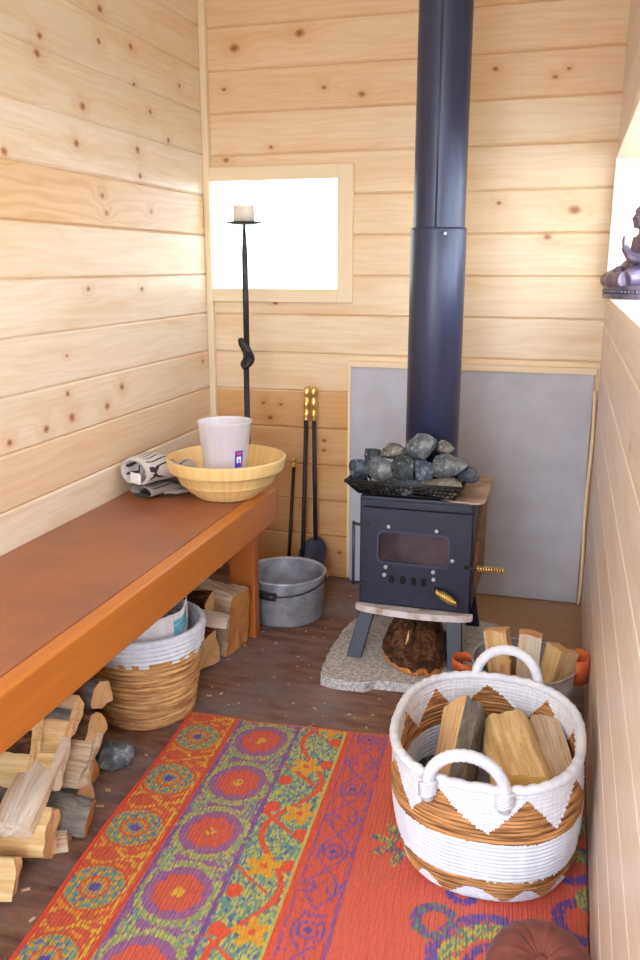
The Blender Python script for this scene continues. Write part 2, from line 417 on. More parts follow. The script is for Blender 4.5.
# ------------------------------------------------------------------ room shell
XL, XR, YB, YF, ZC = -1.32, .115, 3.05, -.55, 2.2
PITCH, Z0 = .1415, 1.162 - .1415 * 9
def boards(name, mat, ax, plane, sign, lo, hi, openings, t=.02, ch=.007, zoff=0, seed=1, tone={}):
    """boards on the plane; sign = direction of the room; ax = 0 runs along x, 1 along y"""
    bm = bmx(); lay = bm.verts.layers.float.new('brd')
    r = random.Random(seed); z = Z0 + zoff; row = -1
    while z < ZC:
        row += 1
        z0, z1 = max(0, z), min(ZC, z + PITCH); z += PITCH
        if z1 - z0 < .01: continue
        b = tone.get(row, r.random())
        segs = [(lo, hi, z0, z1)]
        for (a0, a1, q0, q1) in openings:
            new = []
            for (s0, s1, y0, y1) in segs:
                if y1 <= q0 or y0 >= q1: new.append((s0, s1, y0, y1)); continue
                if s0 < a0: new.append((s0, a0, y0, y1))
                if s1 > a1: new.append((a1, s1, y0, y1))
                if y0 < q0: new.append((max(s0, a0), min(s1, a1), y0, q0))
                if y1 > q1: new.append((max(s0, a0), min(s1, a1), q1, y1))
            segs = new
        for (s0, s1, y0, y1) in segs:
            c0 = ch if abs(y0 - z0) < 1e-6 else 0; c1 = ch * .6 if abs(y1 - z1) < 1e-6 else 0
            prof = [(-t, y0), (-t, y1), (-c1 if c1 else -.0001, y1), (0, y1 - c1 - .0001), (0, y0 + c0 + .0001), (-c0 if c0 else -.0001, y0)]
            A, B = [], []
            for (d, zz) in prof:
                for s, L in ((s0, A), (s1, B)):
                    co = (s, plane + sign * d, zz) if ax == 0 else (plane + sign * d, s, zz)
                    v = bm.verts.new(co); v[lay] = b; L.append(v)
            n = len(prof)
            bm.faces.new(A); bm.faces.new(B[::-1])
            for k in range(n): bm.faces.new((A[k], B[k], B[(k + 1) % n], A[(k + 1) % n]))
    return struct(name, bm, mat)

bm = bmx(); box(bm, (XL - .3, YF - .1, -.05), (XR + .3, YB + .06, 0)); struct('floor', bm, 'floor')
bm = bmx(); box(bm, (XL - .1, YF - .1, ZC), (XR + .4, YB + .1, ZC + .04)); struct('ceiling', bm, 'ceiling')
WB = (-1.305, -.812, 1.116, 1.498)      # opening in the back wall
WR = (.55, 3.005, 1.105, 1.53)          # opening in the right wall
boards('wall_left', 'pine_left', 1, XL, 1, YF, YB, [], zoff=.003, seed=5, tone={10: .985, 9: .52, 8: .10, 6: .60, 7: .15, 11: .75, 12: .3})
boards('wall_back', 'pine_back', 0, YB, -1, XL - .02, XR + .02, [(WB[0] - .006, WB[1] + .006, WB[2] - .006, WB[3] + .006)], zoff=0, seed=12, tone={14: .55, 12: .30, 11: .62, 13: .90, 7: .05, 9: .6})
boards('wall_right', 'pine_right', 1, XR, -1, YF, YB, [(WR[0] - .024, WR[1] + .024, WR[2] - .022, WR[3] + .022)], zoff=-.016, seed=3, ch=.005)
bm = bmx()
box(bm, (XL - .02, YF - .06, 0), (XL + .06, YF, ZC)); box(bm, (XR - .02, YF - .06, 0), (XR + .02, YF, ZC)); box(bm, (XL + .06, YF - .06, 2.12), (XR - .02, YF, ZC))
struct('wall_front', bm, 'pine_trim')
bm = bmx(); box(bm, (-12, -12, -.40), (12, 14, -.30)); struct('ground', bm, 'ground')
# back window
bm = bmx(); y0 = YB - .022
box(bm, (-1.318, y0, 1.068), (WB[0], YB, 1.545), .002)
struct('trim_1', bm, 'pine_trim_v')
bm = bmx(); box(bm, (WB[1], y0, 1.068), (-.757, YB, 1.545), .002); struct('trim_2', bm, 'pine_trim_v')
bm = bmx(); box(bm, (WB[0], y0, WB[3]), (WB[1], YB, 1.545), .002); struct('trim_3', bm, 'pine_trim')
bm = bmx(); box(bm, (WB[0], y0, 1.068), (WB[1], YB, WB[2]), .002); struct('trim_4', bm, 'pine_trim')
bm = bmx(); box(bm, (WB[0] - .01, YB + .004, WB[2] - .01), (WB[1] + .01, YB + .008, WB[3] + .01)); struct('window_1', bm, 'pane')
# corner posts
bm = bmx(); box(bm, (XL, YB - .028, 0), (XL + .024, YB - .0005, ZC), .003); struct('trim_5', bm, 'pine_trim_v')
# right window: deep recess lined with pale boards
D = .30
bm = bmx(); box(bm, (XR - .006, WR[0], WR[2] - .02), (XR + D, WR[1] + .0, WR[2]), .002); struct('trim_6', bm, 'pine_trim_y')
bm = bmx(); box(bm, (XR - .006, WR[0], WR[3]), (XR + D, WR[1], WR[3] + .02), .002); struct('trim_7', bm, 'pine_trim_y')
bm = bmx(); box(bm, (XR - .006, WR[1], WR[2] - .02), (XR + D, WR[1] + .022, WR[3] + .02), .002); struct('trim_8', bm, 'pine_trim_y')
bm = bmx(); box(bm, (XR - .006, WR[0] - .022, WR[2] - .02), (XR + D, WR[0], WR[3] + .02), .002); struct('trim_9', bm, 'pine_trim_y')
bm = bmx(); box(bm, (XR + D - .008, WR[0], WR[2]), (XR + D - .004, WR[1], WR[3])); struct('window_2', bm, 'pane_clear')

# ------------------------------------------------------------------ heat shield
t = thing('heat_shield', 'grey cement board panel on the back wall behind the stove', 'panel', (-.33, YB - .02, 0))
bm = bmx(); box(bm, (-.757, YB - .018, .004), (.098, YB - .003, .838), .002); wpart('panel', bm, 'cement', t)
bm = bmx(); box(bm, (-.768, YB - .024, .838), (.106, YB - .003, .860), .002); wpart('top_trim', bm, 'pine_trim', t, 'pale wooden trim along the top edge')
bm = bmx(); box(bm, (-.768, YB - .024, .02), (-.757, YB - .003, .838), .001); wpart('side_trim', bm, 'pine_trim_v', t, 'thin pale wooden trim on the left edge')
bm = bmx()
tube(bm, [(.104 + .0025 * math.sin(z * 13) , YB - .03, z) for z in [i * .78 / 24 + .004 for i in range(25)]], .0055, 8)
wpart('corner_strip', bm, 'pine_trim_v', t, 'thin bent strip of pale wood in the corner')

# ------------------------------------------------------------------ bench
BX, BE, BZ = -.875, 2.525, .5
t = thing('bench', 'long brown stained wooden bench along the left wall', 'bench', (-1.1, 1.5, 0))
bm = bmx(); box(bm, (XL + .003, -.35, BZ - .03), (BX - .042, BE, BZ), .003); wpart('seat', bm, 'bench_top', t)
bm = bmx(); box(bm, (BX - .0415, -.35, BZ - .108), (BX, BE, BZ - .0005), .005); wpart('front_board', bm, 'bench_front', t, 'bright orange stained front board')
bm = bmx(); box(bm, (XL + .003, BE - .045, BZ - .108), (BX - .042, BE - .005, BZ - .031), .003); wpart('end_board', bm, 'bench_leg', t)
for (x0, y0) in ((-1.015, 2.435), (-1.015, -.28), (-1.31, 2.435), (-1.31, -.28)):
    bm = bmx(); box(bm, (x0, y0, 0), (x0 + .09, y0 + .042, BZ - .031), .004); wpart('leg', bm, 'bench_leg', t)

# ------------------------------------------------------------------ split logs
def wedge(r, a0, a1, n=10, off=(0, 0)):
    """polygon points with a flag: 1 where the following edge is bark"""
    pts = [(off[0], off[1], 0)]
    for k in range(n + 1):
        a = a0 + (a1 - a0) * k / n
        pts.append((r * math.cos(a), r * math.sin(a), 1 if k < n else 0))
    return pts
def quad(pts, barkedges=()): return [(x, y, 1 if i in barkedges else 0) for i, (x, y) in enumerate(pts)]

def log_mesh(poly, L, seed, rough=.006, taper=0, barkrough=.004, nx=16, step=.006, lean=0):
    per = []
    n = len(poly)
    cx = sum(p[0] for p in poly) / n; cy = sum(p[1] for p in poly) / n
    for i in range(n):
        a, b = poly[i], poly[(i + 1) % n]
        d = math.hypot(b[0] - a[0], b[1] - a[1]); k = max(1, int(round(d / step)))
        for j in range(k): per.append((a[0] + (b[0] - a[0]) * j / k - cx, a[1] + (b[1] - a[1]) * j / k - cy, a[2]))
    bm = bmx(); rings = []; m = len(per)
    for i in range(nx + 1):
        s = i / nx; x = s * L; ring = []
        k = 1 - taper * s
        for (u, v, fl) in per:
            r = math.hypot(u, v) + 1e-6
            w = noise.noise(Vector((x * 6 + seed * 3.1, u * 30, v * 30 + seed))) * rough
            w += noise.noise(Vector((x * 2 + seed, u * 110, v * 110))) * rough * .28
            w += noise.noise(Vector((x * 9 + seed * 2, u * 9, v * 9))) * rough * .9
            if fl: w += noise.noise(Vector((x * 50, u * 60 + seed, v * 60))) * barkrough
            e = 0
            if i in (0, nx): e = noise.noise(Vector((u * 22, v * 22, seed + i))) * .010
            g = (r + w) / r * k
            ring.append(bm.verts.new((x + e + lean * v, u * g, v * g + .006 * math.sin(s * 3 + seed))))
        rings.append(ring)
    for i in range(nx):
        for k in range(m):
            k2 = (k + 1) % m
            f = bm.faces.new((rings[i][k], rings[i][k2], rings[i + 1][k2], rings[i + 1][k]))
            f.material_index = 1 if per[k][2] else 0; f.smooth = True
    for R, xx in ((rings[0], 0), (rings[-1], L)):
        inner = []
        cen = sum((v.co for v in R), Vector()) / m
        lv = [R]
        for q in (.66, .33):
            lv.append([bm.verts.new(cen + (v.co - cen) * q + Vector((noise.noise(Vector((seed, v.co.y * q * 30, v.co.z * q * 30))) * .006, 0, 0))) for v in R])
        cv = bm.verts.new(cen)
        for a in range(2):
            for k in range(m):
                k2 = (k + 1) % m
                f = bm.faces.new((lv[a][k], lv[a][k2], lv[a + 1][k2], lv[a + 1][k])); f.material_index = 2
        for k in range(m):
            f = bm.faces.new((lv[2][k], lv[2][(k + 1) % m], cv)); f.material_index = 2
    return bm

def add_log(name, label, group, p0, p1, poly, roll, seed, mats=('split_pale', 'bark_dark', 'end_pale'), cat='firewood', **kw):
    """p0 = centre of the end that shows, p1 = centre of the other end, roll about the axis"""
    p0, p1 = Vector(p0), Vector(p1); d = p1 - p0; L = d.length
    o = obj(name, log_mesh(poly, L, seed, **kw), list(mats))
    o.data.set_sharp_from_angle(angle=math.radians(38))
    x = d.normalized()
    up = Vector((0, 0, 1)) if abs(x.z) < .95 else Vector((0, 1, 0))
    y = up.cross(x).normalized(); z = x.cross(y)
    R = Matrix((x, y, z)).transposed().to_4x4() @ Matrix.Rotation(roll, 4, 'X')
    o.matrix_world = Matrix.Translation(p0) @ R
    return tag(o, label, cat, group)

# ------------------------------------------------------------------ hearth slab, stove
SLAB = [(-.631, 2.184), (-.575, 2.172), (-.497, 2.176), (-.475, 2.203), (-.44, 2.21), (-.36, 2.205), (-.28, 2.222), (-.19, 2.235), (-.15, 2.30), (-.15, 2.70), (-.30, 2.74), (-.60, 2.73), (-.645, 2.55), (-.65, 2.36)]
bm = bmx(); pts = []
for i, (x, y) in enumerate(SLAB):
    x2, y2 = SLAB[(i + 1) % len(SLAB)]
    k = max(1, int(math.hypot(x2 - x, y2 - y) / .02))
    for j in range(k):
        px, py = x + (x2 - x) * j / k, y + (y2 - y) * j / k
        pts.append((px + noise.noise(Vector((px * 40, py * 40, 1))) * .006, py + noise.noise(Vector((px * 40, py * 40, 7))) * .006))
prism(bm, pts, .0, .030)
r = bmesh.ops.bevel(bm, geom=[e for e in bm.edges if all(v.co.z > .02 for v in e.verts)], offset=.005, segments=2, affect='EDGES')
o = obj('hearth_slab', bm, 'granite_slab')
tag(o, 'rough speckled grey stone slab on the floor under the stove', 'slab')
ZS = .030
X0, X1, Y0, Y1 = -.558, -.222, 2.36, 2.66
st = thing('wood_stove', 'small blue-black iron wood stove on four splayed legs with tall flue pipe', 'stove', (-.39, 2.51, ZS))
bm = bmx(); box(bm, (X0, Y0, .20), (X1, Y1, .540), .004); wpart('body', bm, 'black_steel', st)
def xz_prism(bm, poly, y0, y1, mat=0):
    lo = [bm.verts.new((x, y0, z)) for x, z in poly]; hi = [bm.verts.new((x, y1, z)) for x, z in poly]
    n = len(poly); fs = [bm.faces.new(lo), bm.faces.new(hi[::-1])]
    for k in range(n): fs.append(bm.faces.new((lo[k], hi[k], hi[(k + 1) % n], lo[(k + 1) % n])))
    for f in fs: f.material_index = mat
# door with a real window hole: frame made as a ring around the rounded opening
def ring_plate(bm, outer, inner, y0, y1):
    n = len(outer)
    v = [[bm.verts.new((x, y, z)) for x, z in P] for P, y in ((outer, y0), (inner, y0), (outer, y1), (inner, y1))]
    for k in range(n):
        k2 = (k + 1) % n
        bm.faces.new((v[0][k], v[0][k2], v[1][k2], v[1][k])); bm.faces.new((v[2][k], v[3][k], v[3][k2], v[2][k2]))
        bm.faces.new((v[0][k], v[2][k], v[2][k2], v[0][k2])); bm.faces.new((v[1][k], v[1][k2], v[3][k2], v[3][k]))
bm = bmx()
WX0, WX1, WZ0, WZ1 = -.497, -.289, .343, .436
ring_plate(bm, rrect(X0 + .010, .212, X1 - .004, .508, .004), rrect(WX0, WZ0, WX1, WZ1, .016), Y0 - .012, Y0 - .0005)
door = wpart('door', bm, 'black_steel', st)
bm = bmx(); xz_prism(bm, rrect(WX0 - .004, WZ0 - .004, WX1 + .004, WZ1 + .004, .018), Y0 - .006, Y0 - .002)
def sub(name, bm, mats, par, label=None):
    for v in bm.verts: v.co -= st.location
    return obj(name, bm, mats, par, label)
sub('window', bm, 'stove_glass', door, 'smoke-stained glass window with rounded corners')
bm = bmx(); ring_plate(bm, rrect(WX0 - .006, WZ0 - .006, WX1 + .006, WZ1 + .006, .020), rrect(WX0 + .001, WZ0 + .001, WX1 - .001, WZ1 - .001, .016), Y0 - .0145, Y0 - .0115)
sub('window_rim', bm, 'stove_pipe', door)
for (x, z) in ((-.468, .454), (-.326, .452), (-.474, .328), (-.332, .326), (-.478, .303), (-.330, .303), (-.277, .366)):
    bm = bmx(); tube(bm, [(x, Y0 - .011, z), (x, Y0 - .017, z), (x, Y0 - .0195, z)], [.0062, .0062, .003], 10); sub('bolt', bm, 'bolt', door, 'pale zinc bolt head')
bm = bmx()
for x in (-.455, -.421, -.388, -.358): xz_prism(bm, rrect(x - .009, .278, x + .007, .303, .007), Y0 - .0135, Y0 - .0118)
sub('air_vent', bm, 'soot', door, 'row of four black air slots')
bm = bmx(); tube(bm, [(-.325, Y0 - .010, .277), (-.318, Y0 - .035, .276), (-.255, Y0 - .040, .247)], .0036, 8); kn = sub('knob_rod', bm, 'iron', door)
bm = bmx(); hp = [(-.318 + .062 * s + .0, Y0 - .036 - .004 * s + .0115 * math.sin(PI * min(1, max(.12, s))) ** .6 * math.cos(s * 2 * PI * 10), .274 - .029 * s + .0115 * math.sin(PI * min(.88, max(.12, s))) ** .6 * math.sin(s * 2 * PI * 10)) for s in [i / 200 for i in range(201)]]
tube(bm, hp, .0034, 6); sub('spring_grip', bm, 'brass', door, 'coiled brass spring knob')
bm = bmx(); tube(bm, [(-.574, Y0 - .012, .262), (-.574, Y0 - .012, .462)], .0048, 10)
wpart('hinge_rod', bm, 'stove_pipe', st)
for z in (.270, .454):
    bm = bmx(); tube(bm, [(-.578, Y0 - .012, z), (-.545, Y0 - .014, z), (-.525, Y0 - .014, z)], [.005, .0045, .0025], 8); wpart('hinge_arm', bm, 'iron', st)
bm = bmx(); box(bm, (X0 + .003, Y0 - .006, .510), (X1 - .003, Y0, .530), .002); wpart('header_bar', bm, 'black_steel', st)
# ash ledge, bowed to the front
bm = bmx(); P = []
for k in range(17):
    s = k / 16; P.append((X0 - .008 + (X1 - X0 + .018) * s, Y0 - .018 - .026 * math.sin(PI * s) ** .7))
P += [(X1 + .010, Y0 - .001), (X0 - .008, Y0 - .001)]
prism(bm, P, .183, .203); bmesh.ops.bevel(bm, geom=list(bm.edges), offset=.003, segments=1, affect='EDGES')
wpart('ash_ledge', bm, 'lip', st, 'scuffed whitish front ledge with rust streaks')
for (xt, yt, xb, yb) in ((-.527, 2.385, -.566, 2.337), (-.272, 2.385, -.256, 2.337), (-.527, 2.635, -.566, 2.675), (-.262, 2.635, -.240, 2.675)):
    bm = bmx(); w = .023
    vs = []
    for (x, y, z) in ((xt, yt, .205), (xb, yb, ZS)):
        vs.append([bm.verts.new((x + a * w, y + b * .010, z)) for a, b in ((-1, -1), (1, -1), (1, 1), (-1, 1))])
    A, B = vs
    bm.faces.new(A); bm.faces.new(B)
    for k in range(4): bm.faces.new((A[k], A[(k + 1) % 4], B[(k + 1) % 4], B[k]))
    bmesh.ops.bevel(bm, geom=list(bm.edges), offset=.002, segments=1, affect='EDGES')
    wpart('leg', bm, 'black_steel', st)
bm = bmx(); prism(bm, [(-.556, 2.40), (-.34, 2.395), (-.29, 2.350)] + [(-.222 + .030 * math.sin(q * PI / 12), 2.372 - .030 * math.cos(q * PI / 12)) for q in range(7)] + [(-.192, 2.66), (-.20, 2.69), (-.556, 2.69)], .5405, .5465); bmesh.ops.bevel(bm, geom=list(bm.edges), offset=.002, segments=1, affect='EDGES')
wpart('top_plate', bm, 'plate', st, 'heat-browned rounded top plate')
bm = bmx(); P = [(2.44, .255), (2.665, .235), (2.675, .53), (2.52, .53), (2.51, .45), (2.48, .40), (2.43, .37), (2.41, .33), (2.42, .29)]
lo = [bm.verts.new((X1 + .0005, y, z)) for y, z in P]; hi = [bm.verts.new((X1 + .010, y, z)) for y, z in P]
bm.faces.new(lo); bm.faces.new(hi[::-1])
for k in range(len(P)): bm.faces.new((lo[k], lo[(k + 1) % len(P)], hi[(k + 1) % len(P)], hi[k]))
wpart('side_plate', bm, 'rust', st, 'rusty plate on the right side')
bm = bmx(); tube(bm, [(X1 - .02, Y0 - .018, .350), (-.20, Y0 - .020, .353), (-.128, Y0 - .022, .352)], .0045, 10); lv = wpart('latch_lever', bm, 'iron', st)
bm = bmx(); tube(bm, [(-.205 + .078 * s, Y0 - .020 + .0075 * math.cos(s * 2 * PI * 10), .353 + .0075 * math.sin(s * 2 * PI * 10)) for s in [i / 130 for i in range(131)]], .0026, 6)
sub('lever_grip', bm, 'brass', lv, 'coiled brass lever grip')
PX, PY = -.384, 2.585
bm = bmx(); lathe(bm, [(.079, .546), (.0815, .548), (.0815, 1.300), (.080, 1.306), (.074, 1.306)], 64, (PX, PY, 0)); pl = wpart('lower_pipe', bm, 'stove_pipe', st)
bm = bmx(); lathe(bm, [(.0755, 1.302), (.0755, ZC + .3)], 64, (PX, PY, 0)); pu = wpart('upper_pipe', bm, 'stove_pipe', st)
a = -PI / 2 + .02
bm = bmx(); tube(bm, [(PX + .0755 * math.cos(a), PY + .0755 * math.sin(a), z) for z in (1.306, 1.7, ZC)], .0030, 8); sub('seam', bm, 'stove_pipe', pu)
bm = bmx(); a2 = a + .35
tube(bm, [(PX + .081 * math.cos(a2), PY + .081 * math.sin(a2), 1.288), (PX + .085 * math.cos(a2), PY + .085 * math.sin(a2), 1.288)], .004, 8); sub('rivet', bm, 'bolt', pl, 'pale rivet at the pipe joint')

# stone tray
TZ0, TZ1 = .548, .592
t = thing('stone_tray', 'black perforated metal tray holding the stones on the stove', 'tray', (-.42, 2.41, TZ0))
B = [(-.560, 2.352), (-.285, 2.352), (-.285, 2.478), (-.560, 2.478)]; T = [(-.594, 2.318), (-.254, 2.318), (-.254, 2.496), (-.594, 2.496)]
bm = bmx(); box(bm, (-.560, 2.352, TZ0), (-.285, 2.478, TZ0 + .004)); wpart('base', bm, 'tray_black', t)
def lerp(a, b, s): return tuple(x + (y - x) * s for x, y in zip(a, b))
for i in range(4):
    b0, b1, t0, t1 = B[i], B[(i + 1) % 4], T[i], T[(i + 1) % 4]
    bm = bmx()
    def q(u, w):
        x, y = lerp(lerp(b0, b1, u), lerp(t0, t1, u), w); return (x, y, TZ0 + .002 + (TZ1 - TZ0 - .002) * w)
    nu = 22 if i % 2 == 0 else 10
    for w in (.04, .36, .68, .98): tube(bm, [q(0, w), q(1, w)], .0030, 5)
    for k in range(nu + 1): tube(bm, [q(k / nu, 0), q(k / nu, 1)], .0030, 5)
    wpart('side_mesh', bm, 'tray_black', t)
bm = bmx(); tube(bm, [(x, y, TZ1) for x, y in T], .0050, 8, closed=True); wpart('rim', bm, 'tray_black', t)

def rock(name, label, c, size, seed, mat, group='stones heaped in the stove tray', rz=0, cuts=9):
    bm = bmx(); bmesh.ops.create_icosphere(bm, subdivisions=4, radius=1)
    r = random.Random(seed)
    for _ in range(cuts + 5):
        nrm = Vector((r.gauss(0, 1), r.gauss(0, 1), r.gauss(0, 1))).normalized(); h = r.uniform(.52, .84)
        for v in bm.verts:
            d = v.co.dot(nrm)
            if d > h: v.co -= nrm * (d - h) * .92
    for v in bm.verts:
        p = v.co.copy()
        v.co += p.normalized() * (noise.noise(p * 1.7 + Vector((seed, 0, 0))) * .12 + noise.noise(p * 5 + Vector((seed, 3, 0))) * .04)
        v.co = Vector((v.co.x * size[0], v.co.y * size[1], v.co.z * size[2])) * 1.17
    o = obj(name, bm, mat, loc=c); o.rotation_euler = (0, 0, rz)
    for f in o.data.polygons: f.use_smooth = False
    return tag(o, label, 'stone', group)
RK = [
 ('large pale stone at the very top of the heap, in front of the pipe', (-.392, 2.425, .690), (.048, .038, .039), 'rock_grey', 11),
 ('small brownish stone behind the top one, against the pipe', (-.325, 2.462, .678), (.030, .024, .024), 'rock_tan', 12),
 ('flat mottled stone lying left of the topmost stone', (-.478, 2.432, .668), (.048, .034, .022), 'rock_tan', 13),
 ('pale pointed stone near the left end of the heap', (-.507, 2.385, .622), (.047, .034, .046), 'rock_grey', 14),
 ('bluish stone at the far left tip of the tray', (-.578, 2.400, .616), (.030, .034, .034), 'rock_blue', 15),
 ('small dark stone wedged behind the pointed one on the left', (-.546, 2.438, .645), (.032, .030, .030), 'rock_dark', 16),
 ('darkest blackish stone in the middle of the heap', (-.440, 2.388, .622), (.041, .034, .044), 'rock_dark', 17),
 ('narrow bluish stone just right of the blackish middle one', (-.381, 2.392, .622), (.030, .030, .042), 'rock_blue', 18),
 ('large rounded speckled stone on the right of the heap', (-.312, 2.405, .640), (.055, .036, .034), 'rock_grey', 19),
 ('bluish stone at the right end beside the brown plate', (-.248, 2.425, .615), (.032, .034, .034), 'rock_blue', 20),
 ('low broad tan stone at the front right of the tray', (-.325, 2.352, .592), (.058, .024, .029), 'rock_tan', 21),
 ('low bluish stone at the front middle, behind the mesh', (-.413, 2.356, .585), (.038, .024, .026), 'rock_blue', 22),
 ('small dull stone under the pointed one at the front left', (-.470, 2.358, .582), (.034, .022, .024), 'rock_dark', 23),
 ('grey stone low at the back of the heap, under the flat mottled one', (-.440, 2.455, .610), (.060, .028, .040), 'rock_grey', 24),
]
for i, (lab, c, s, m, sd) in enumerate(RK): rock('sauna_stone', lab, (c[0] * .98 - .006, c[1], c[2] - .007), s, sd, m)

def bark_chunk():
    out = [(-.492, 2.435), (-.487, 2.375), (-.462, 2.312), (-.425, 2.272), (-.385, 2.246), (-.352, 2.243), (-.336, 2.262), (-.318, 2.238), (-.292, 2.268), (-.284, 2.34), (-.290, 2.44), (-.315, 2.53), (-.40, 2.55), (-.47, 2.52)]
    per = []
    for k in range(len(out)):
        a, b = out[k], out[(k + 1) % len(out)]
        n = max(1, int(math.hypot(b[0] - a[0], b[1] - a[1]) / .008))
        per += [lerp(a, b, q / n) for q in range(n)]
    cx, cy = -.385, 2.40; bm = bmx(); N = len(per); rings = []
    wob = [noise.noise(Vector((p[0] * 45, p[1] * 45, 3))) for p in per]
    def ring(sc_, fz):
        rings.append([bm.verts.new((cx + (p[0] - cx) * sc_, cy + (p[1] - cy) * sc_, fz(p, sc_, w))) for p, w in zip(per, wob)])
    top = lambda p, q, w: ZS + .038 + .098 * (1 - q ** 2.4) + .016 * w + .020 * noise.noise(Vector((p[0] * q * 38, p[1] * q * 16, 2))) + .012 * noise.noise(Vector((p[0] * q * 90, p[1] * q * 40, 9)))
    ring(.90, lambda p, q, w: ZS + .001); ring(.985, lambda p, q, w: ZS + .012); ring(1.0, lambda p, q, w: ZS + .026 + .018 * w)
    for q in (.985, .93, .86, .78, .68, .57, .45, .32, .18): ring(q, top)
    c = bm.verts.new((cx, cy, ZS + .135)); c0 = bm.verts.new((cx, cy, ZS + .001))
    for a in range(len(rings) - 1):
        for k in range(N):
            f = bm.faces.new((rings[a][k], rings[a][(k + 1) % N], rings[a + 1][(k + 1) % N], rings[a + 1][k])); f.material_index = 0 if a < 2 else 1
    for k in range(N):
        bm.faces.new((rings[-1][k], rings[-1][(k + 1) % N], c)).material_index = 1; bm.faces.new((rings[0][k], rings[0][(k + 1) % N], c0))
    o = obj('bark_log', bm, ('end_orange', 'bark_dark'))
    tag(o, 'dark bark-covered chunk of log with orange cut edge, on the slab under the stove', 'log')
bark_chunk()
bm = bmx(); tube(bm, [(-.396, 2.292, .112), (-.392, 2.318, .132), (-.394, 2.345, .146)], [.004, .0065, .004], 8)
tag(obj('wood_splinter', bm, 'split_pale'), 'short pale splinter lying on the dark bark chunk under the stove', 'splinter')

# ------------------------------------------------------------------ zinc bucket
t = thing('metal_bucket', 'dull grey metal bucket on the floor behind the bench leg', 'bucket', (-.895, 2.662, 0))
bm = bmx(); lathe(bm, [(0, .001), (.126, .001), (.132, .006), (.138, .15), (.141, .158), (.1375, .162), (.1335, .158), (.1295, .012), (0, .012)], 64, tuple(t.location), mats=[0, 0, 0, 0, 0, 0, 1, 1])
wpart('body', bm, ('zinc', 'zinc_in'), t)
bm = bmx(); lathe(bm, [(.1405 + .0042 * math.cos(a), .160 + .0042 * math.sin(a)) for a in [k * PI / 5 for k in range(10)]], 64, tuple(t.location), closed_prof=True)
wpart('rim', bm, 'zinc', t)
hp = []
for k in range(25):
    a = PI * k / 24; x = .148 * math.cos(a); y = -.156 * math.sin(a)
    hp.append((t.location.x + x, t.location.y + y, .152 - .030 * math.sin(a) ** 1.2))
R = Matrix.Translation(t.location) @ Matrix.Rotation(.10, 4, 'Z') @ Matrix.Translation(-t.location)
hp = [R @ Vector(p) for p in hp]
bm = bmx(); tube(bm, hp, .0028, 8); h = wpart('wire_handle', bm, 'iron', t)
bm = bmx(); tube(bm, [Vector(p) * 1.0 for p in hp[12:20]], .0140, 12)
for v in bm.verts: v.co -= t.location
obj('grip', bm, 'handle_black', h, 'black cylindrical grip')
for s in (0, -1):
    p = hp[s]; bm = bmx(); bmesh.ops.create_uvsphere(bm, u_segments=12, v_segments=8, radius=.010)
    for v in bm.verts: v.co += p
    wpart('handle_lug', bm, 'rust', t, 'brownish lug')

# ------------------------------------------------------------------ fire tools
def rod_tool(name, label, top, foot, r, brass_len, group='fire tools leaning on the back wall'):
    t = thing(name, label, 'fire tool', foot, group)
    top, foot = Vector(top), Vector(foot); d = (foot - top).normalized()
    bm = bmx(); tube(bm, [top + d * brass_len, foot], r, 10); wpart('shaft', bm, 'iron', t)
    bm = bmx(); N = 28; pts, rr = [], []
    for k in range(N + 1):
        s = k / N; pts.append(top + d * brass_len * s)
        rr.append(r * (.55 if k == 0 else .95 + .55 * abs(math.sin(s * PI * (3 if brass_len > .08 else 2))) if k < N - 3 else 1.3))
    tube(bm, pts, rr, 12); wpart('handle', bm, 'brass', t, 'turned brass handle')
    return t
rod_tool('fire_poker', 'short black poker with a small brass tip, left of the long tools', (-.978, 3.028, .484), (-.985, 2.95, .0), .0068, .038)
rod_tool('fire_tongs', 'long black rod with brass handle, left one of the tall pair', (-.925, 3.026, .760), (-.924, 2.945, .0), .0085, .128)
t = rod_tool('ash_shovel', 'long fire shovel with brass handle, right one of the tall pair', (-.899, 3.024, .760), (-.887, 3.005, .165), .0080, .128)
bm = bmx(); P = []
for k in range(13):
    a = PI * k / 12; P.append((.054 * math.cos(a), .115 + .055 * math.sin(a)))
P = P + [(-.056, .01), (-.05, 0), (.05, 0), (.056, .01)]
grid = []
sh = Vector((-.885, 3.00, .030))
def shv(u, w, off): return Vector((sh.x + u, sh.y - .115 + w * .75 + off + (u / .055) ** 2 * -.018, .018 + w * .93))
lo = [bm.verts.new(shv(u, w, 0)) for u, w in P]; cen = bm.verts.new(shv(0, .08, .004))
hi = [bm.verts.new(shv(u, w, .004)) for u, w in P]; cen2 = bm.verts.new(shv(0, .08, .008))
for k in range(len(P)):
    k2 = (k + 1) % len(P)
    bm.faces.new((lo[k], lo[k2], cen)); bm.faces.new((hi[k2], hi[k], cen2)); bm.faces.new((lo[k], hi[k], hi[k2], lo[k2]))
wpart('blade', bm, 'stove_pipe', t, 'scooped bluish steel blade')

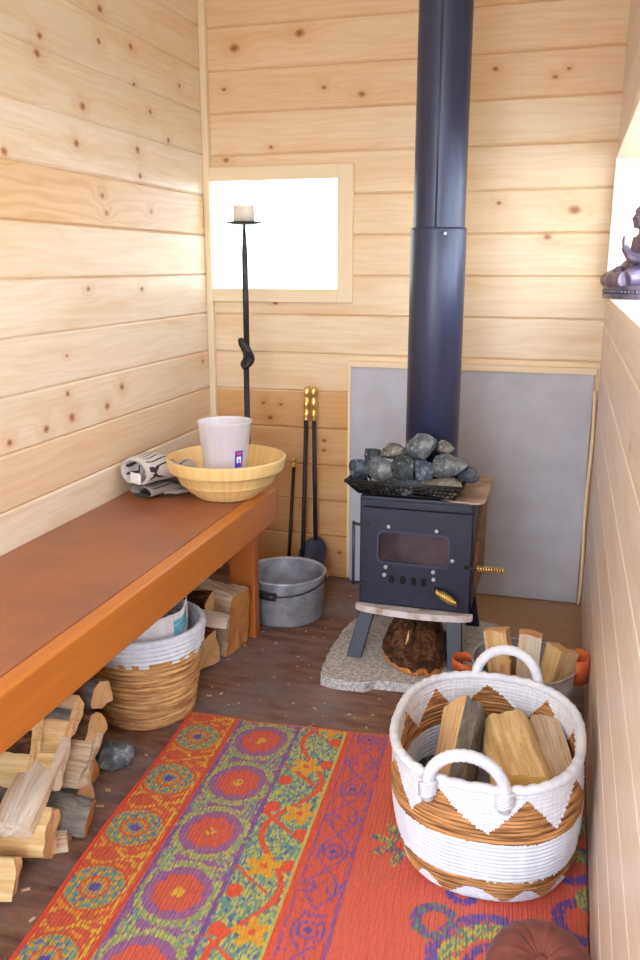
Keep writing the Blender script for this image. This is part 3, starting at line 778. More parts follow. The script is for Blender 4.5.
# ------------------------------------------------------------------ candle stand
CX, CY = -1.084, 2.82
t = thing('candle_stand', 'tall black iron candle stand with a knotted stem, in the corner before the window', 'candle stand', (CX, CY, 0))
bm = bmx(); lathe(bm, [(0, 0), (.10, 0), (.10, .008), (.02, .016), (0, .016)], 40, (CX, CY, 0)); wpart('foot', bm, 'iron', t)
bm = bmx()
tube(bm, [(CX - .006, CY, .012), (CX - .004, CY, .5), (CX - .003, CY, .86)], .0105, 12)
tube(bm, [(CX, CY, .92), (CX, CY, 1.10), (CX, CY, 1.24), (CX, CY, 1.28), (CX, CY, 1.336)], [.0105, .0105, .0100, .0072, .0040], 12)
wpart('stem', bm, 'iron', t)
bm = bmx(); kp = []
for (x, y, z) in ((-.003, 0, .855), (.010, .004, .862), (.018, .004, .880), (.014, -.012, .905), (-.002, -.018, .930), (-.018, -.010, .945), (-.022, .006, .930), (-.014, .016, .905), (-.008, .010, .880), (-.012, -.008, .862), (-.002, -.014, .852), (.010, -.010, .866), (.012, .004, .890), (.004, .004, .912), (.0, 0, .925)):
    kp.append(Vector((CX + x, CY + y, z)))
sm = []
for i in range(len(kp) - 1):
    a, b, c, d = kp[max(i - 1, 0)], kp[i], kp[i + 1], kp[min(i + 2, len(kp) - 1)]
    for k in range(5):
        s = k / 5
        sm.append(.5 * ((2 * b) + (c - a) * s + (2 * a - 5 * b + 4 * c - d) * s * s + (3 * b - a - 3 * c + d) * s ** 3))
tube(bm, sm + [kp[-1]], .0098, 10); wpart('knot', bm, 'iron', t, 'stem forged into a loose knot')
bm = bmx(); lathe(bm, [(0, 1.334), (.035, 1.335), (.062, 1.341), (.063, 1.343), (.035, 1.339), (0, 1.339)], 40, (CX, CY, 0)); wpart('drip_pan', bm, 'iron', t)
bm = bmx(); lathe(bm, [(0, 1.3395), (.036, 1.3395), (.036, 1.392), (.033, 1.396), (.028, 1.393), (0, 1.390)], 40, (CX, CY, 0))
cd = thing('pillar_candle', 'short thick white candle on the iron stand', 'candle', (CX, CY, 1.3395))
wpart('wax', bm, 'candle', cd)
bm = bmx(); tube(bm, [(CX, CY, 1.389), (CX + .001, CY, 1.395)], .0012, 6); wpart('wick', bm, 'soot', cd)

# ------------------------------------------------------------------ bowl, cup, gloves
bx, by = -.995, 2.392
prof = [(0, 0), (.090, 0), (.097, .003), (.122, .040), (.140, .042), (.145, .046), (.157, .082), (.174, .084), (.179, .088), (.186, .120), (.186, .125), (.178, .127), (.170, .112), (.150, .058), (.118, .020), (0, .012)]
o = obj('wooden_bowl', (lambda b: (lathe(b, prof, 96), b)[1])(bmx()), 'bamboo', loc=(bx, by, BZ))
bv = o.modifiers.new('b', 'BEVEL'); bv.width = .0018; bv.segments = 2; bv.limit_method = 'ANGLE'
for f in o.data.polygons: f.use_smooth = True
o.data.set_sharp_from_angle(angle=math.radians(28))
tag(o, 'wide pale wooden stepped bowl on the end of the bench', 'bowl')
t = thing('measuring_cup', 'cloudy white plastic cup standing in the wooden bowl', 'cup', (bx + .016, by - .045, BZ + .0135))
bm = bmx(); lathe(bm, [(0, 0), (.056, 0), (.059, .004), (.0795, .226), (.0835, .228), (.0835, .232), (.0775, .232), (.0745, .226), (.0555, .006), (0, .004)], 64); obj('body', bm, 'plastic', t)
def patch(bm, a0, a1, z0, z1, off, mat=0, n=6):
    def p(a, z): r = .059 + (z - .004) / .222 * .0205 + off; return bm.verts.new((r * math.cos(a), r * math.sin(a), z))
    for k in range(n):
        b0, b1 = a0 + (a1 - a0) * k / n, a0 + (a1 - a0) * (k + 1) / n
        f = bm.faces.new((p(b0, z0), p(b1, z0), p(b1, z1), p(b0, z1))); f.material_index = mat
bm = bmx(); A = -PI / 2 + .80
patch(bm, A, A + .40, .098, .150, .0006, 0); patch(bm, A + .08, A + .34, .138, .146, .0010, 1); patch(bm, A + .08, A + .30, .112, .132, .0010, 2); patch(bm, A + .16, A + .22, .098, .125, .0013, 0)
patch(bm, A + .26, A + .36, .104, .112, .0013, 1)
obj('printed_mark', bm, ('print_blue', 'print_red', 'print_white'), t, 'small blue and red printed mark')

def glove(name, label, loc, rz, mat, s=1.0, thumb=1, flat=1.0):
    t = thing(name, label, 'glove', loc, 'work gloves on the bench', rz)
    bm = bmx()
    # body: cuff at x = 0 (open), palm, four fingers and a thumb along +x
    N = 28
    def ring(x, hw, hh, zc): return [bm.verts.new((x, hw * math.cos(2 * PI * k / N) + .004 * noise.noise(Vector((x * 30, k * .5, 1))), zc + hh * math.sin(2 * PI * k / N) + .004 * noise.noise(Vector((x * 40, k * .4, 5))))) for k in range(N)]
    secs = [(0, .046, .034, .036), (.006, .048, .036, .037), (.03, .046, .036, .037), (.055, .050, .038, .038), (.085, .054, .036, .036), (.11, .053, .027, .028), (.13, .046, .020, .025), (.138, .03, .012, .024)]
    R = [ring(*q) for q in secs]
    inner = [ring(x, hw - .006, hh - .006, zc) for (x, hw, hh, zc) in ((.0, .046, .034, .036), (.03, .046, .036, .037), (.06, .048, .036, .037))]
    for L in (R, inner):
        for i in range(len(L) - 1):
            for k in range(N): bm.faces.new((L[i][k], L[i][(k + 1) % N], L[i + 1][(k + 1) % N], L[i + 1][k])).smooth = True
    for k in range(N): bm.faces.new((R[0][k], R[0][(k + 1) % N], inner[0][(k + 1) % N], inner[0][k])).smooth = True
    bm.faces.new(R[-1]); bm.faces.new(inner[-1])
    for i, y in enumerate((-.036, -.012, .012, .036)):
        Lf = (.062, .074, .078, .064)[i]
        pts = [(.112 + Lf * s, y * (1 + .15 * s), .026 + .012 * math.sin(PI * s) - .008 * s) for s in (0, .2, .4, .6, .8, .94, 1)]
        tube(bm, pts, [.014, .0145, .014, .0135, .0125, .009, .003], 12)
    tube(bm, [(.05, .040 * thumb, .024), (.075, .062 * thumb, .022), (.10, .074 * thumb, .020), (.118, .078 * thumb, .018), (.124, .079 * thumb, .018)], [.015, .0155, .0145, .011, .003], 12)
    for v in bm.verts: v.co *= s; v.co.z = max(v.co.z * flat, .0015)
    o = obj('knit', bm, mat, t)
    return t
g1 = glove('work_glove', 'dark-palmed grey glove lying underneath, flat on the bench', (-1.238, 2.285, BZ), 1.22, 'glove2', 1.10, -1, .50)
g2 = glove('work_glove', 'grey striped knit glove on top, cuff open with a white tag', (-1.246, 2.262, BZ + .040), 1.26, 'glove', 1.26, 1)
bm = bmx(); box(bm, (-.006, -.036, .012), (.004, .014, .046), .004)
for v in bm.verts: v.co.x += v.co.y * .2; v.co.y += .004 * math.sin(v.co.z * 160)
obj('care_tag', bm, 'tag', g2, 'white fabric tag')

# ------------------------------------------------------------------ baskets
def superell(a, n):
    c, s = math.cos(a), math.sin(a)
    return (math.copysign(abs(c) ** (2 / n), c), math.copysign(abs(s) ** (2 / n), s))
def tri(x): x = x - math.floor(x); return 1 - abs(2 * x - 1)
def basket_body(H, fn, colour, NA, coil, amp, exp, wall):
    """fn(z) -> (cx, cy, rx, ry)"""
    per = 6; NZ = int(H / coil * per)
    bm = bmx(); rings = []; meta = []
    def add(z, inside):
        cx, cy, rx, ry = fn(z)
        k = (-wall if inside else 0)
        R = []
        for i in range(NA):
            a = 2 * PI * i / NA; sx, sy = superell(a, exp)
            aa = amp * (.35 if colour((i + .5) / NA, z, inside) == 2 else 1)
            w = aa * abs(math.sin(PI * z / coil + .2 * math.sin(a * 3))) * (-1 if inside else 1) + noise.noise(Vector((sx * 9, sy * 9, z * 90))) * amp * .35
            R.append(bm.verts.new((cx + (rx + k + w) * sx, cy + (ry + k + w) * sy, z)))
        rings.append(R)
    for j in range(NZ + 1): add(H * j / NZ, False); meta.append((H * j / NZ, False))
    for j in range(NZ, 3, -1): add(H * j / NZ, True); meta.append((H * j / NZ, True))
    for i in range(len(rings) - 1):
        z = (meta[i][0] + meta[i + 1][0]) / 2; ins = meta[i][1]
        for k in range(NA):
            f = bm.faces.new((rings[i][k], rings[i][(k + 1) % NA], rings[i + 1][(k + 1) % NA], rings[i + 1][k])); f.smooth = True
            f.material_index = colour((k + .5) / NA, z, ins)
    f = bm.faces.new(rings[0][::-1]); f.material_index = 0
    f = bm.faces.new(rings[-1]); f.material_index = 0
    return bm
H = .268
BCX, BCY = -.104, 1.605
def bfn(z):
    s = z / H; b = math.sin(PI * min(1, s * 1.1)) * .010
    e = -.022 * (1 - min(1, s / .10)) ** 2
    return (BCX + .012 * (1 - s), BCY + .004 * (1 - s),   .169 + .023 * s + b + e, .200 + .027 * s + b + e)
def bcol(u, z, ins):
    t = 1 - z / H; n = 9
    j = noise.noise(Vector((u * 200, t * 60, 3))) * .012
    ph = tri(u * n + .16)
    t += j
    if t < .03: return 2
    if t < .33: return 1 if ph > 1.08 - (t - .03) / .28 else 2
    if t < .41: return 1
    if ins: return 0
    if t < .74: return 0
    if t < .82: return 1
    if t < .96: return 1 if tri(u * 13 + .3) > .15 + (t - .82) / .15 else 2
    return 0
t = thing('log_basket', 'large white and brown zigzag woven basket standing on the rug', 'basket', (BCX, BCY, .008))
wpart('body', (lambda b: ([setattr(v.co, 'z', v.co.z + .008) for v in b.verts], b)[1])(basket_body(H, bfn, bcol, 320, .0088, .0030, 2.45, .012)), ('white_thread', 'seagrass', 'white_wrap'), t)
# wrapped rim
cx, cy, rx, ry = bfn(H); N = 200; pts = []
for i in range(N):
    sx, sy = superell(2 * PI * i / N, 2.45)
    pts.append((cx + (rx - .006) * sx, cy + (ry - .006) * sy, H + .010 + .0015 * math.sin(i * 1.3)))
bm = bmx(); tube(bm, pts, [.0098 + .0007 * math.sin(i * 2.4) for i in range(N)], 10, closed=True); wpart('rim', bm, 'white_thread', t, 'thick white wrapped rim')
def basket_handle(x0, x1, y, z, h, lean):
    pts = [Vector((x0, y, z - .035)), Vector((x0, y, z))]
    K = 40
    for k in range(1, K): 
        a = PI * k / K
        pts.append(Vector(((x0 + x1) / 2 - (x1 - x0) / 2 * math.cos(a), y + lean * math.sin(a), z + h * math.sin(a))))
    pts += [Vector((x1, y, z)), Vector((x1, y, z - .035))]
    bm = bmx(); tube(bm, pts, [.0115 + .0009 * math.sin(i * 2.6) for i in range(len(pts))], 12)
    h_ = wpart('handle', bm, 'white_thread', t, 'white rope-wrapped loop handle')
    for x in (x0, x1):
        bm = bmx()
        for q in range(5):
            a = q * .9; tube(bm, [(x - .016, y - .004, z - .026 + q * .006), (x, y - .0155 if y < BCY else y + .0155, z - .022 + q * .006), (x + .016, y - .004, z - .018 + q * .006)], .0035, 6)
        for v in bm.verts: v.co -= t.location
        obj('lashing', bm, 'white_thread', h_)
basket_handle(-.192, -.052, BCY - .222, H + .006, .072, -.010)
basket_handle(-.152, -.010, BCY + .222, H + .002, .074, .012)

# logs inside the large basket
G = 'firewood in the large basket'
add_log('firewood_log', 'pale split log with a grey weathered side leaning at the left in the large basket', G, (-.172, 1.480, .120), (-.158, 1.745, .222), quad([(.055, -.05), (.050, .012), (.0, .062), (-.028, .045), (-.045, -.02), (-.035, -.05)], (2, 3)), 0, 41, ('split_pale', 'bark_grey', 'end_pale'), nx=18)
add_log('firewood_log', 'thick yellow split log with rough cut end facing out of the large basket', G, (-.012, 1.466, .226), (-.070, 1.745, .188), quad([(-.056, -.040), (.050, -.050), (.062, .0), (.040, .040), (-.02, .050), (-.05, .030)]), .12, 42, ('split_yellow', 'split_yellow', 'end_yellow'), rough=.010, nx=18)
add_log('firewood_log', 'pale brown split log lying behind the yellow one, against the right of the basket', G, (.050, 1.560, .170), (.000, 1.770, .182), quad([(-.04, -.04), (.030, -.042), (.034, .03), (-.02, .044)]), .3, 43, ('split_grey', 'bark_grey', 'end_pale'), nx=16)
add_log('firewood_log', 'dark grey bark log low at the left inside the large basket', G, (-.222, 1.475, .165), (-.232, 1.70, .090), wedge(.034, 0, 2 * PI - .01, 16, (.034, 0)), 0, 44, ('split_grey', 'bark_blue', 'bark_blue'), nx=14)

# zinc bin with leather handles
NBX, NBY, NR, NH = -.052, 2.135, .136, .182
t = thing('kindling_bin', 'blue-grey metal bin with orange leather handles behind the large basket', 'bin', (NBX, NBY, 0))
bm = bmx(); lathe(bm, [(0, .001), (NR - .016, .001), (NR - .014, .006), (NR, NH), (NR - .003, NH), (NR - .018, .01), (0, .008)], 56, tuple(t.location), mats=[0, 0, 0, 0, 1, 1]); wpart('body', bm, ('zinc', 'zinc_in'), t)
bm = bmx(); lathe(bm, [(NR + .0035 * math.cos(a), NH + .0035 * math.sin(a)) for a in [k * PI / 4 for k in range(8)]], 56, tuple(t.location), closed_prof=True); wpart('rim', bm, 'zinc', t)
def strap(cx, cy, rx, ry, z0, z1, a0, a1, th=.004, tilt=0):
    bm = bmx(); n = 26; L = []
    for k in range(n + 1):
        a = a0 + (a1 - a0) * k / n
        L.append([bm.verts.new((cx + (rx + o_) * math.cos(a), cy + (ry + o_) * math.sin(a), z + tilt * math.cos(a))) for o_, z in ((0, z0), (th, z0), (th, z1), (0, z1))])
    for k in range(n):
        for q in range(4): bm.faces.new((L[k][q], L[k][(q + 1) % 4], L[k + 1][(q + 1) % 4], L[k + 1][q])).smooth = q in (1, 3)
    bm.faces.new(L[0]); bm.faces.new(L[-1][::-1]); return bm
wpart('handle', strap(NBX - NR - .014, NBY + .0, .036, .036, .140, .166, -.55 + .9, 2 * PI + .55 - .9, tilt=-.004), 'leather', t, 'orange leather loop on the left')
wpart('handle', strap(NBX + NR + .001, NBY + .0, .024, .040, .150, .215, -PI / 2 - .3, PI / 2 + .3), 'leather', t, 'orange leather loop on the right, against the wall')
G = 'kindling in the metal bin'
add_log('kindling_stick', 'split kindling stick standing at the left of the metal bin', G, (-.132, 2.160, .250), (-.085, 2.11, .012), quad([(-.028, -.036), (.030, -.032), (.032, .034), (-.030, .038)]), 0, 51, ('split_yellow', 'bark_grey', 'end_pale'), nx=10, rough=.003)
add_log('kindling_stick', 'pinkish split kindling stick in the middle of the metal bin', G, (-.040, 2.160, .250), (-.045, 2.105, .012), quad([(-.028, -.036), (.028, -.038), (.032, .032), (-.030, .034)]), 0, 52, ('split_white', 'bark_grey', 'end_pale'), nx=10, rough=.003)
add_log('kindling_stick', 'thick yellow kindling stick leaning to the right in the metal bin', G, (.046, 2.150, .222), (-.012, 2.10, .014), quad([(-.030, -.034), (.028, -.034), (.030, .034), (-.030, .032)]), 0, 53, ('split_yellow', 'bark_grey', 'end_pale'), nx=10, rough=.003)
add_log('kindling_stick', 'short thin kindling piece between the left and middle sticks', G, (-.098, 2.085, .196), (-.092, 2.06, .012), quad([(-.014, -.016), (.016, -.014), (.012, .016), (-.014, .014)]), 0, 54, nx=8, rough=.003)

# small basket under the bench with newspapers
SX, SY, SH = -1.055, 1.925, .258
def sfn(z): s = z / SH; return (SX, SY, .120 + .040 * s, .120 + .040 * s)
def scol(u, z, ins):
    t = 1 - z / SH
    if ins: return 0
    return 0 if t < .20 + .05 * (1 if math.sin(u * 2 * PI * 17 + 2 * math.sin(u * 40)) > 0 else 0) else 1
t = thing('small_basket', 'small round brown wicker basket with white rim under the bench', 'basket', (SX, SY, 0))
wpart('body', basket_body(SH, sfn, scol, 220, .0132, .0085, 2, .010), ('white_thread', 'seagrass_tan'), t)
bm = bmx(); tube(bm, [(SX + .156 * math.cos(2 * PI * i / 120), SY + .156 * math.sin(2 * PI * i / 120), SH + .003) for i in range(120)], [.0085 + .0008 * math.sin(i * 2.4) for i in range(120)], 10, closed=True)
wpart('rim', bm, 'white_thread', t, 'white braided rim')
def sheet(name, path, z0, z1, mat, lean, label, wav=.008, seed=0):
    path = [Vector((*p, 0)) for p in path]; seg = []
    for i in range(len(path) - 1):
        a, b, c, d = path[max(i - 1, 0)], path[i], path[i + 1], path[min(i + 2, len(path) - 1)]
        for k in range(8):
            s = k / 8; seg.append(.5 * ((2 * b) + (c - a) * s + (2 * a - 5 * b + 4 * c - d) * s * s + (3 * b - a - 3 * c + d) * s ** 3))
    seg.append(path[-1]); n = len(seg); NZ = 10
    bm = bmx(); uvl = bm.loops.layers.uv.new(); G_ = []
    for i, p in enumerate(seg):
        tng = (seg[min(i + 1, n - 1)] - seg[max(i - 1, 0)]).normalized(); nr = Vector((tng.y, -tng.x, 0)); row = []
        top = z1(i / (n - 1))
        for j in range(NZ + 1):
            s = j / NZ; q = p + nr * (lean * s + wav * noise.noise(Vector((i * .25 + seed, s * 2, seed))))
            row.append(bm.verts.new((q.x, q.y, z0 + (top - z0) * s)))
        G_.append(row)
    for i in range(n - 1):
        for j in range(NZ):
            f = bm.faces.new((G_[i][j], G_[i + 1][j], G_[i + 1][j + 1], G_[i][j + 1])); f.smooth = True
            for lp, (a, b) in zip(f.loops, ((i, j), (i + 1, j), (i + 1, j + 1), (i, j + 1))): lp[uvl].uv = (a / (n - 1), b / NZ)
    o = obj(name, bm, mat, fix=False)
    so = o.modifiers.new('s', 'SOLIDIFY'); so.thickness = .0012
    return tag(o, label, 'newspaper', 'newspapers in the small basket')
sheet('newspaper', [(-1.165, 1.87), (-1.11, 1.815), (-1.04, 1.80), (-.972, 1.845), (-.935, 1.915), (-.95, 1.965)], .10, lambda s: .292 + .030 * s + .028 * max(0, s - .75) * 4, 'paper', .004, 'crumpled pale newspaper sheet at the front of the small basket, blue picture on it', seed=2)
sheet('newspaper', [(-1.15, 1.94), (-1.08, 1.90), (-1.01, 1.905), (-.965, 1.95), (-.972, 1.995)], .10, lambda s: .285 + .02 * math.sin(s * 5), 'paper_dark', .0, 'dark printed newspaper page folded behind the pale sheet in the small basket', seed=5)

# ------------------------------------------------------------------ firewood under the bench
G = 'firewood stacked under the bench'
def fw(label, p0, p1, poly, roll, seed, mats=('split_pale', 'bark_dark', 'end_pale'), **kw): return add_log('firewood_log', label, G, p0, p1, poly, roll, seed, mats, **kw)
Wd = lambda r, a=0: wedge(r, a, a + 1.5, 10)
def slab_poly(L, Wd_, vy, vz, seed, bk=()):
    """irregular split section, long axis along (vy, vz) as seen from the room"""
    r = random.Random(seed); d = Vector((-vy, vz)).normalized(); e = Vector((-d.y, d.x)); out = []
    for i, (a, b) in enumerate(((-.5, -.35), (-.25, -.52), (.12, -.46), (.5, -.30), (.46, .22), (.15, .50), (-.22, .40), (-.48, .30))):
        p = d * L * (a + r.uniform(-.07, .07)) + e * Wd_ * (b + r.uniform(-.12, .12)); out.append((p.x, p.y, 1 if i in bk else 0))
    return out
fw('round-ended pale log on top of the stack, right beside the small basket', (-1.0, 1.605, .230), (-1.29, 1.62, .20), wedge(.042, -.2, PI + .6, 14, (0, -.02)), 0, 61, ('split_pale', 'bark_grey', 'end_pale'))
fw('arched wedge of split wood just below the round-ended log', (-.972, 1.530, .192), (-1.27, 1.51, .175), wedge(.054, .1, PI - .1, 14, (0, -.004)), .30, 62, ('split_pale', 'bark_dark', 'end_pale'))
fw('pale slab with a slanting face near the top of the stack', (-.985, 1.466, .228), (-1.28, 1.45, .21), slab_poly(.105, .048, .073, .045, 63, (1,)), 0, 63, ('split_pale', 'bark_grey', 'split_pale'))
fw('tall yellowish split piece partly behind the bench edge', (-1.03, 1.385, .218), (-1.30, 1.37, .19), slab_poly(.150, .044, .07, .109, 64, (1,)), 0, 64, ('split_yellow', 'bark_dark', 'split_yellow'))
fw('large pale torn face in the middle of the stack', (-.985, 1.402, .165), (-1.27, 1.39, .15), slab_poly(.125, .064, .06, .075, 65), 0, 65, ('split_yellow', 'bark_dark', 'split_white'), rough=.012)
fw('greyish flat-ended log right of the torn pale one', (-.962, 1.478, .122), (-1.26, 1.48, .115), slab_poly(.118, .056, .06, .07, 66, (4, 5)), 0, 66, ('split_grey', 'bark_dark', 'split_grey'))
fw('small round stub at the foot of the stack beside the grey chunk', (-.968, 1.455, .048), (-1.20, 1.47, .04), wedge(.034, 0, 2 * PI - .01, 16, (.034, 0)), 0, 67, ('split_grey', 'bark_grey', 'end_pale'))
fw('grey bark log with a brown cut end lying on the floor before the stack', (-.925, 1.405, .050), (-1.12, 1.345, .092), wedge(.046, -.35, PI + .35, 14, (0, -.036)), .1, 68, ('split_grey', 'bark_grey', 'end_orange'))
fw('whitish split log leaning down at the front left of the stack', (-.985, 1.232, .112), (-1.025, 1.425, .165), slab_poly(.070, .052, 1, .3, 69), .2, 69, ('split_white', 'bark_grey', 'split_white'), rough=.009)
fw('long split log lying lowest at the left edge of the picture', (-.945, 1.290, .062), (-1.16, 1.235, .070), slab_poly(.095, .075, .5, 1, 70, (5,)), .1, 70, ('split_yellow', 'bark_grey', 'end_pale'), rough=.010)
fw('narrow pale splinter of firewood at the very left, nearest the viewer', (-.955, 1.182, .044), (-1.16, 1.14, .05), slab_poly(.085, .044, .3, 1, 71), 0, 71, ('split_yellow', 'bark_grey', 'split_pale'))
fw('bluish bark log deep under the bench, upper of the two dark ones', (-1.075, 1.405, .105), (-1.30, 1.36, .12), wedge(.050, 0, 2 * PI - .01, 18, (.050, 0)), 0, 72, ('split_grey', 'bark_blue', 'bark_blue'))
fw('bluish bark log deep under the bench, lower of the two dark ones', (-1.075, 1.325, .05), (-1.30, 1.30, .05), wedge(.048, 0, 2 * PI - .01, 18, (.048, 0)), 0, 73, ('split_grey', 'bark_blue', 'bark_blue'))
fw('small grey splinter tucked under the grey bark log', (-.945, 1.350, .022), (-1.09, 1.27, .022), quad([(-.022, -.02), (.02, -.02), (.018, .018), (-.018, .02)]), .1, 74, ('split_grey', 'bark_grey', 'split_grey'))
fw('brown split log at the bottom of the stack, behind the round stub', (-1.01, 1.535, .055), (-1.28, 1.53, .055), quad([(-.045, -.045), (.045, -.045), (.045, .035), (-.04, .04)], (2,)), 0, 75, ('split_grey', 'bark_dark', 'end_orange'))
fw('dark-barked log in the shadow between the yellowish piece and the torn one', (-1.05, 1.415, .225), (-1.30, 1.46, .20), wedge(.036, 0, 2 * PI - .01, 16, (.036, 0)), 0, 76, ('split_grey', 'bark_dark', 'bark_dark'))
rock('bark_chunk', 'grey rough bark chunk on the floor in front of the small basket', (-1.000, 1.655, .030), (.062, .046, .030), 77, 'rock_grey', G, .25, 7)['category'] = 'bark chunk'
G = 'firewood beside the bench leg'
fw2 = lambda label, *a, **k: add_log('firewood_log', label, G, *a, **k)
fw2('broad brown split log leaning on the bench leg', (-.945, 2.345, .115), (-1.20, 2.40, .125), quad([(-.062, -.100), (.055, -.112), (.062, .02), (.05, .085), (-.03, .085), (-.065, .04)], (4,)), .12, 81, ('split_grey', 'bark_dark', 'end_orange'), rough=.012, barkrough=.010)
fw2('pale stick lying across the logs beside the bench leg', (-.945, 2.245, .135), (-1.16, 2.20, .150), quad([(-.020, -.018), (.018, -.020), (.022, .015), (-.014, .02)]), .2, 82, ('split_white', 'bark_grey', 'split_white'))
fw2('short block of split wood on the floor behind the small basket', (-.985, 2.185, .055), (-1.18, 2.25, .055), quad([(-.05, -.052), (.045, -.05), (.05, .04), (-.03, .052)], (2,)), 0, 83, ('split_yellow', 'bark_dark', 'end_pale'))
fw2('bark-edged log at the back of the pile beside the bench leg', (-1.02, 2.30, .18), (-1.28, 2.34, .14), wedge(.06, 0, 2, 12), .3, 84, ('split_grey', 'bark_dark', 'end_pale'))

# ------------------------------------------------------------------ rug
def build_rug():
    ang = math.radians(3.1)
    O = np.array([-.932, 1.93]); U = np.array([math.cos(ang), math.sin(ang)]); V = np.array([math.sin(ang), -math.cos(ang)])
    W, L, cu = 1.075, 1.25, .0017
    nu, nv = int(W / cu), int(L / cu)
    u = np.linspace(0, W, nu + 1); v = np.linspace(0, L, nv + 1)
    uu, vv = np.meshgrid(u, v)
    rg = np.random.default_rng(3)
    uw = uu + .004 * np.sin(vv * 9) * (uu < .05); vw = vv + .006 * np.sin(uu * 7) - .022 * np.clip(uu / .15, 0, 1) * 0
    x = O[0] + uw * U[0] + vw * V[0]; y = O[1] + uw * U[1] + vw * V[1]
    x = np.minimum(x, XR - .004)
    z = .0052 + .0008 * np.sin(uu * 2 * np.pi / .009) + .0015 * np.sin(uu * 23 + vv * 5)
    z[0, :] = z[-1, :] = .0008; z[:, 0] = z[:, -1] = .0008
    # --- woven pattern: one colour per straw stitch
    cw, cl = .0034, .0088
    ci = np.floor(uu / cw); sl = vv + uu * .55 + (ci % 2) * cl / 2
    cj = np.floor(sl / cl)
    hsh = np.abs(np.sin(ci * 12.9898 + cj * 78.233) * 43758.5453) % 1.0
    hs2 = np.abs(np.sin(ci * 39.346 + cj * 11.135) * 24634.634) % 1.0
    a = (ci + .5) * cw
    b = vv * .45 + .55 * ((cj + .5) * cl - a * .55 - (ci % 2) * cl / 2)
    S = lambda r, g, bb: np.array(srgb(r, g, bb)[:3])
    RED, ORG, COR = S(214, 88, 60), S(222, 110, 60), S(224, 102, 82)
    YEL, TEAL, BLU, PUR = S(228, 184, 60), S(96, 160, 150), S(72, 78, 178), S(154, 100, 160)
    GRN, LIM = S(146, 174, 116), S(196, 202, 108)
    c = np.empty(uu.shape + (3,)); c[:] = RED
    def setc(m, colr): c[m] = colr
    P = .1875
    def cells(v0): 
        k = np.round((b - v0) / P); return b - v0 - k * P, k
    # border
    m1 = a < .150
    dv, k = cells(.118); du = a - .068
    r = np.hypot(du, dv); th = np.arctan2(dv, du)
    setc(m1, S(212, 86, 58))
    scr = np.abs(np.abs(dv) - .078 - .012 * np.sin(du * 60)) < .0045
    setc(m1 & scr & (hsh > .3), YEL)
    lf = np.hypot(np.abs(du) - .055, np.abs(dv) - .078) < .010
    setc(m1 & lf & (hsh > .3), YEL)
    arc = (np.abs(r - .072) < .0045) & (np.sin(th * 9) > -.3)
    setc(m1 & arc & (np.abs(du) < .07), S(230, 150, 44))
    setc(m1 & (r < .060), S(216, 168, 44))
    pet = (r < .058) & (r > .026) & (np.sin(th * 10 + np.floor(r / .011) * np.pi) > -.35)
    setc(m1 & pet, TEAL); setc(m1 & pet & (hs2 > .88), BLU); setc(m1 & (np.abs(r - .0285) < .0035), RED)
    setc(m1 & (r < .026), S(222, 150, 48)); setc(m1 & (r < .021) & (hsh > .5), TEAL); setc(m1 & (r < .012), BLU)
    setc(a < .012, S(230, 70, 48)); setc((a > .138) & m1, S(222, 70, 50))
    setc((np.abs(a - .132) < .003) & (hsh > .4), YEL)
    # purple band with red blossoms
    m2 = (a >= .150) & (a < .322)
    setc(m2, PUR); setc(m2 & (hs2 > .8), S(110, 80, 170))
    dv, k = cells(.094); du = a - .236
    r = np.hypot(du, dv * .95); th = np.arctan2(dv, du)
    vine = np.abs(r - .078) < .009
    setc(m2 & vine & (hsh > .10), GRN); setc(m2 & vine & (hsh > .66), LIM)
    s2 = np.abs(du - .070 * np.sin((b - .094) * np.pi / P * 2 + 1.2)) < .010
    setc(m2 & s2 & (r > .064) & (hsh > .12), GRN); setc(m2 & s2 & (r > .064) & (hsh > .7), LIM)
    lf = (np.hypot(np.abs(du) - .060, np.abs(dv) - .080) < .019) & (hsh > .4); setc(m2 & lf, LIM); setc(m2 & lf & (hs2 > .5), TEAL)
    edge = np.abs(r - .058) < .006; setc(m2 & edge, PUR)
    blo = r < (.049 + .003 * np.sin(th * 8)); setc(m2 & blo, S(218, 92, 72))
    setc(m2 & (np.abs(r - .026) < .004) & (hsh > .6), S(214, 100, 60))
    setc(m2 & (r < .013), YEL); setc(m2 & (r < .013) & (hsh > .75), S(190, 90, 50))
    setc((np.abs(a - .156) < .004) & (hsh > .35), S(110, 76, 168)); setc((np.abs(a - .318) < .004) & (hsh > .35), S(110, 76, 168))
    # green band with yellow blossoms and red stems
    m3 = (a >= .322) & (a < .452)
    setc(m3, TEAL); setc(m3 & (hsh > .48), LIM); setc(m3 & (hsh > .86), S(64, 100, 176))
    P2 = .362
    st = .386 + .044 * np.sin((b + .02) * 2 * np.pi / P2 + np.pi)
    setc(m3 & (np.abs(a - st) < .007), S(230, 84, 48))
    br = np.abs(((b + .05) % (P / 1.0)) - P / 2 - (a - .386) * .8) < .006
    setc(m3 & br & (hsh > .12), S(230, 84, 48))
    for sgn in (-1, 1):
        for v0 in np.arange(.02, L, P):
            kk = int(round((v0 - .02) / P)); cx_ = .386 + (.040 if (kk + (sgn > 0)) % 2 else -.044)
            rr = np.hypot(a - cx_, (b - v0 - sgn * .042) * .9); setc(m3 & (rr < .017), S(232, 82, 50))
    for kk, v0 in enumerate(np.arange(.003, L, P * .965)):
        cx_ = .408 if kk % 2 == 0 else .378
        du, dv = a - cx_, b - v0; r = np.hypot(du, dv); th = np.arctan2(dv, du)
        yb = r < .031 + .010 * np.sin(th * 5 + kk)
        setc(m3 & yb, S(232, 178, 46)); setc(m3 & yb & (hs2 > .8), S(222, 140, 44)); setc(m3 & (r < .008), S(226, 96, 50))
    setc((np.abs(a - .452) < .006), S(230, 78, 54)); setc(np.abs(a - .443) < .003, LIM)
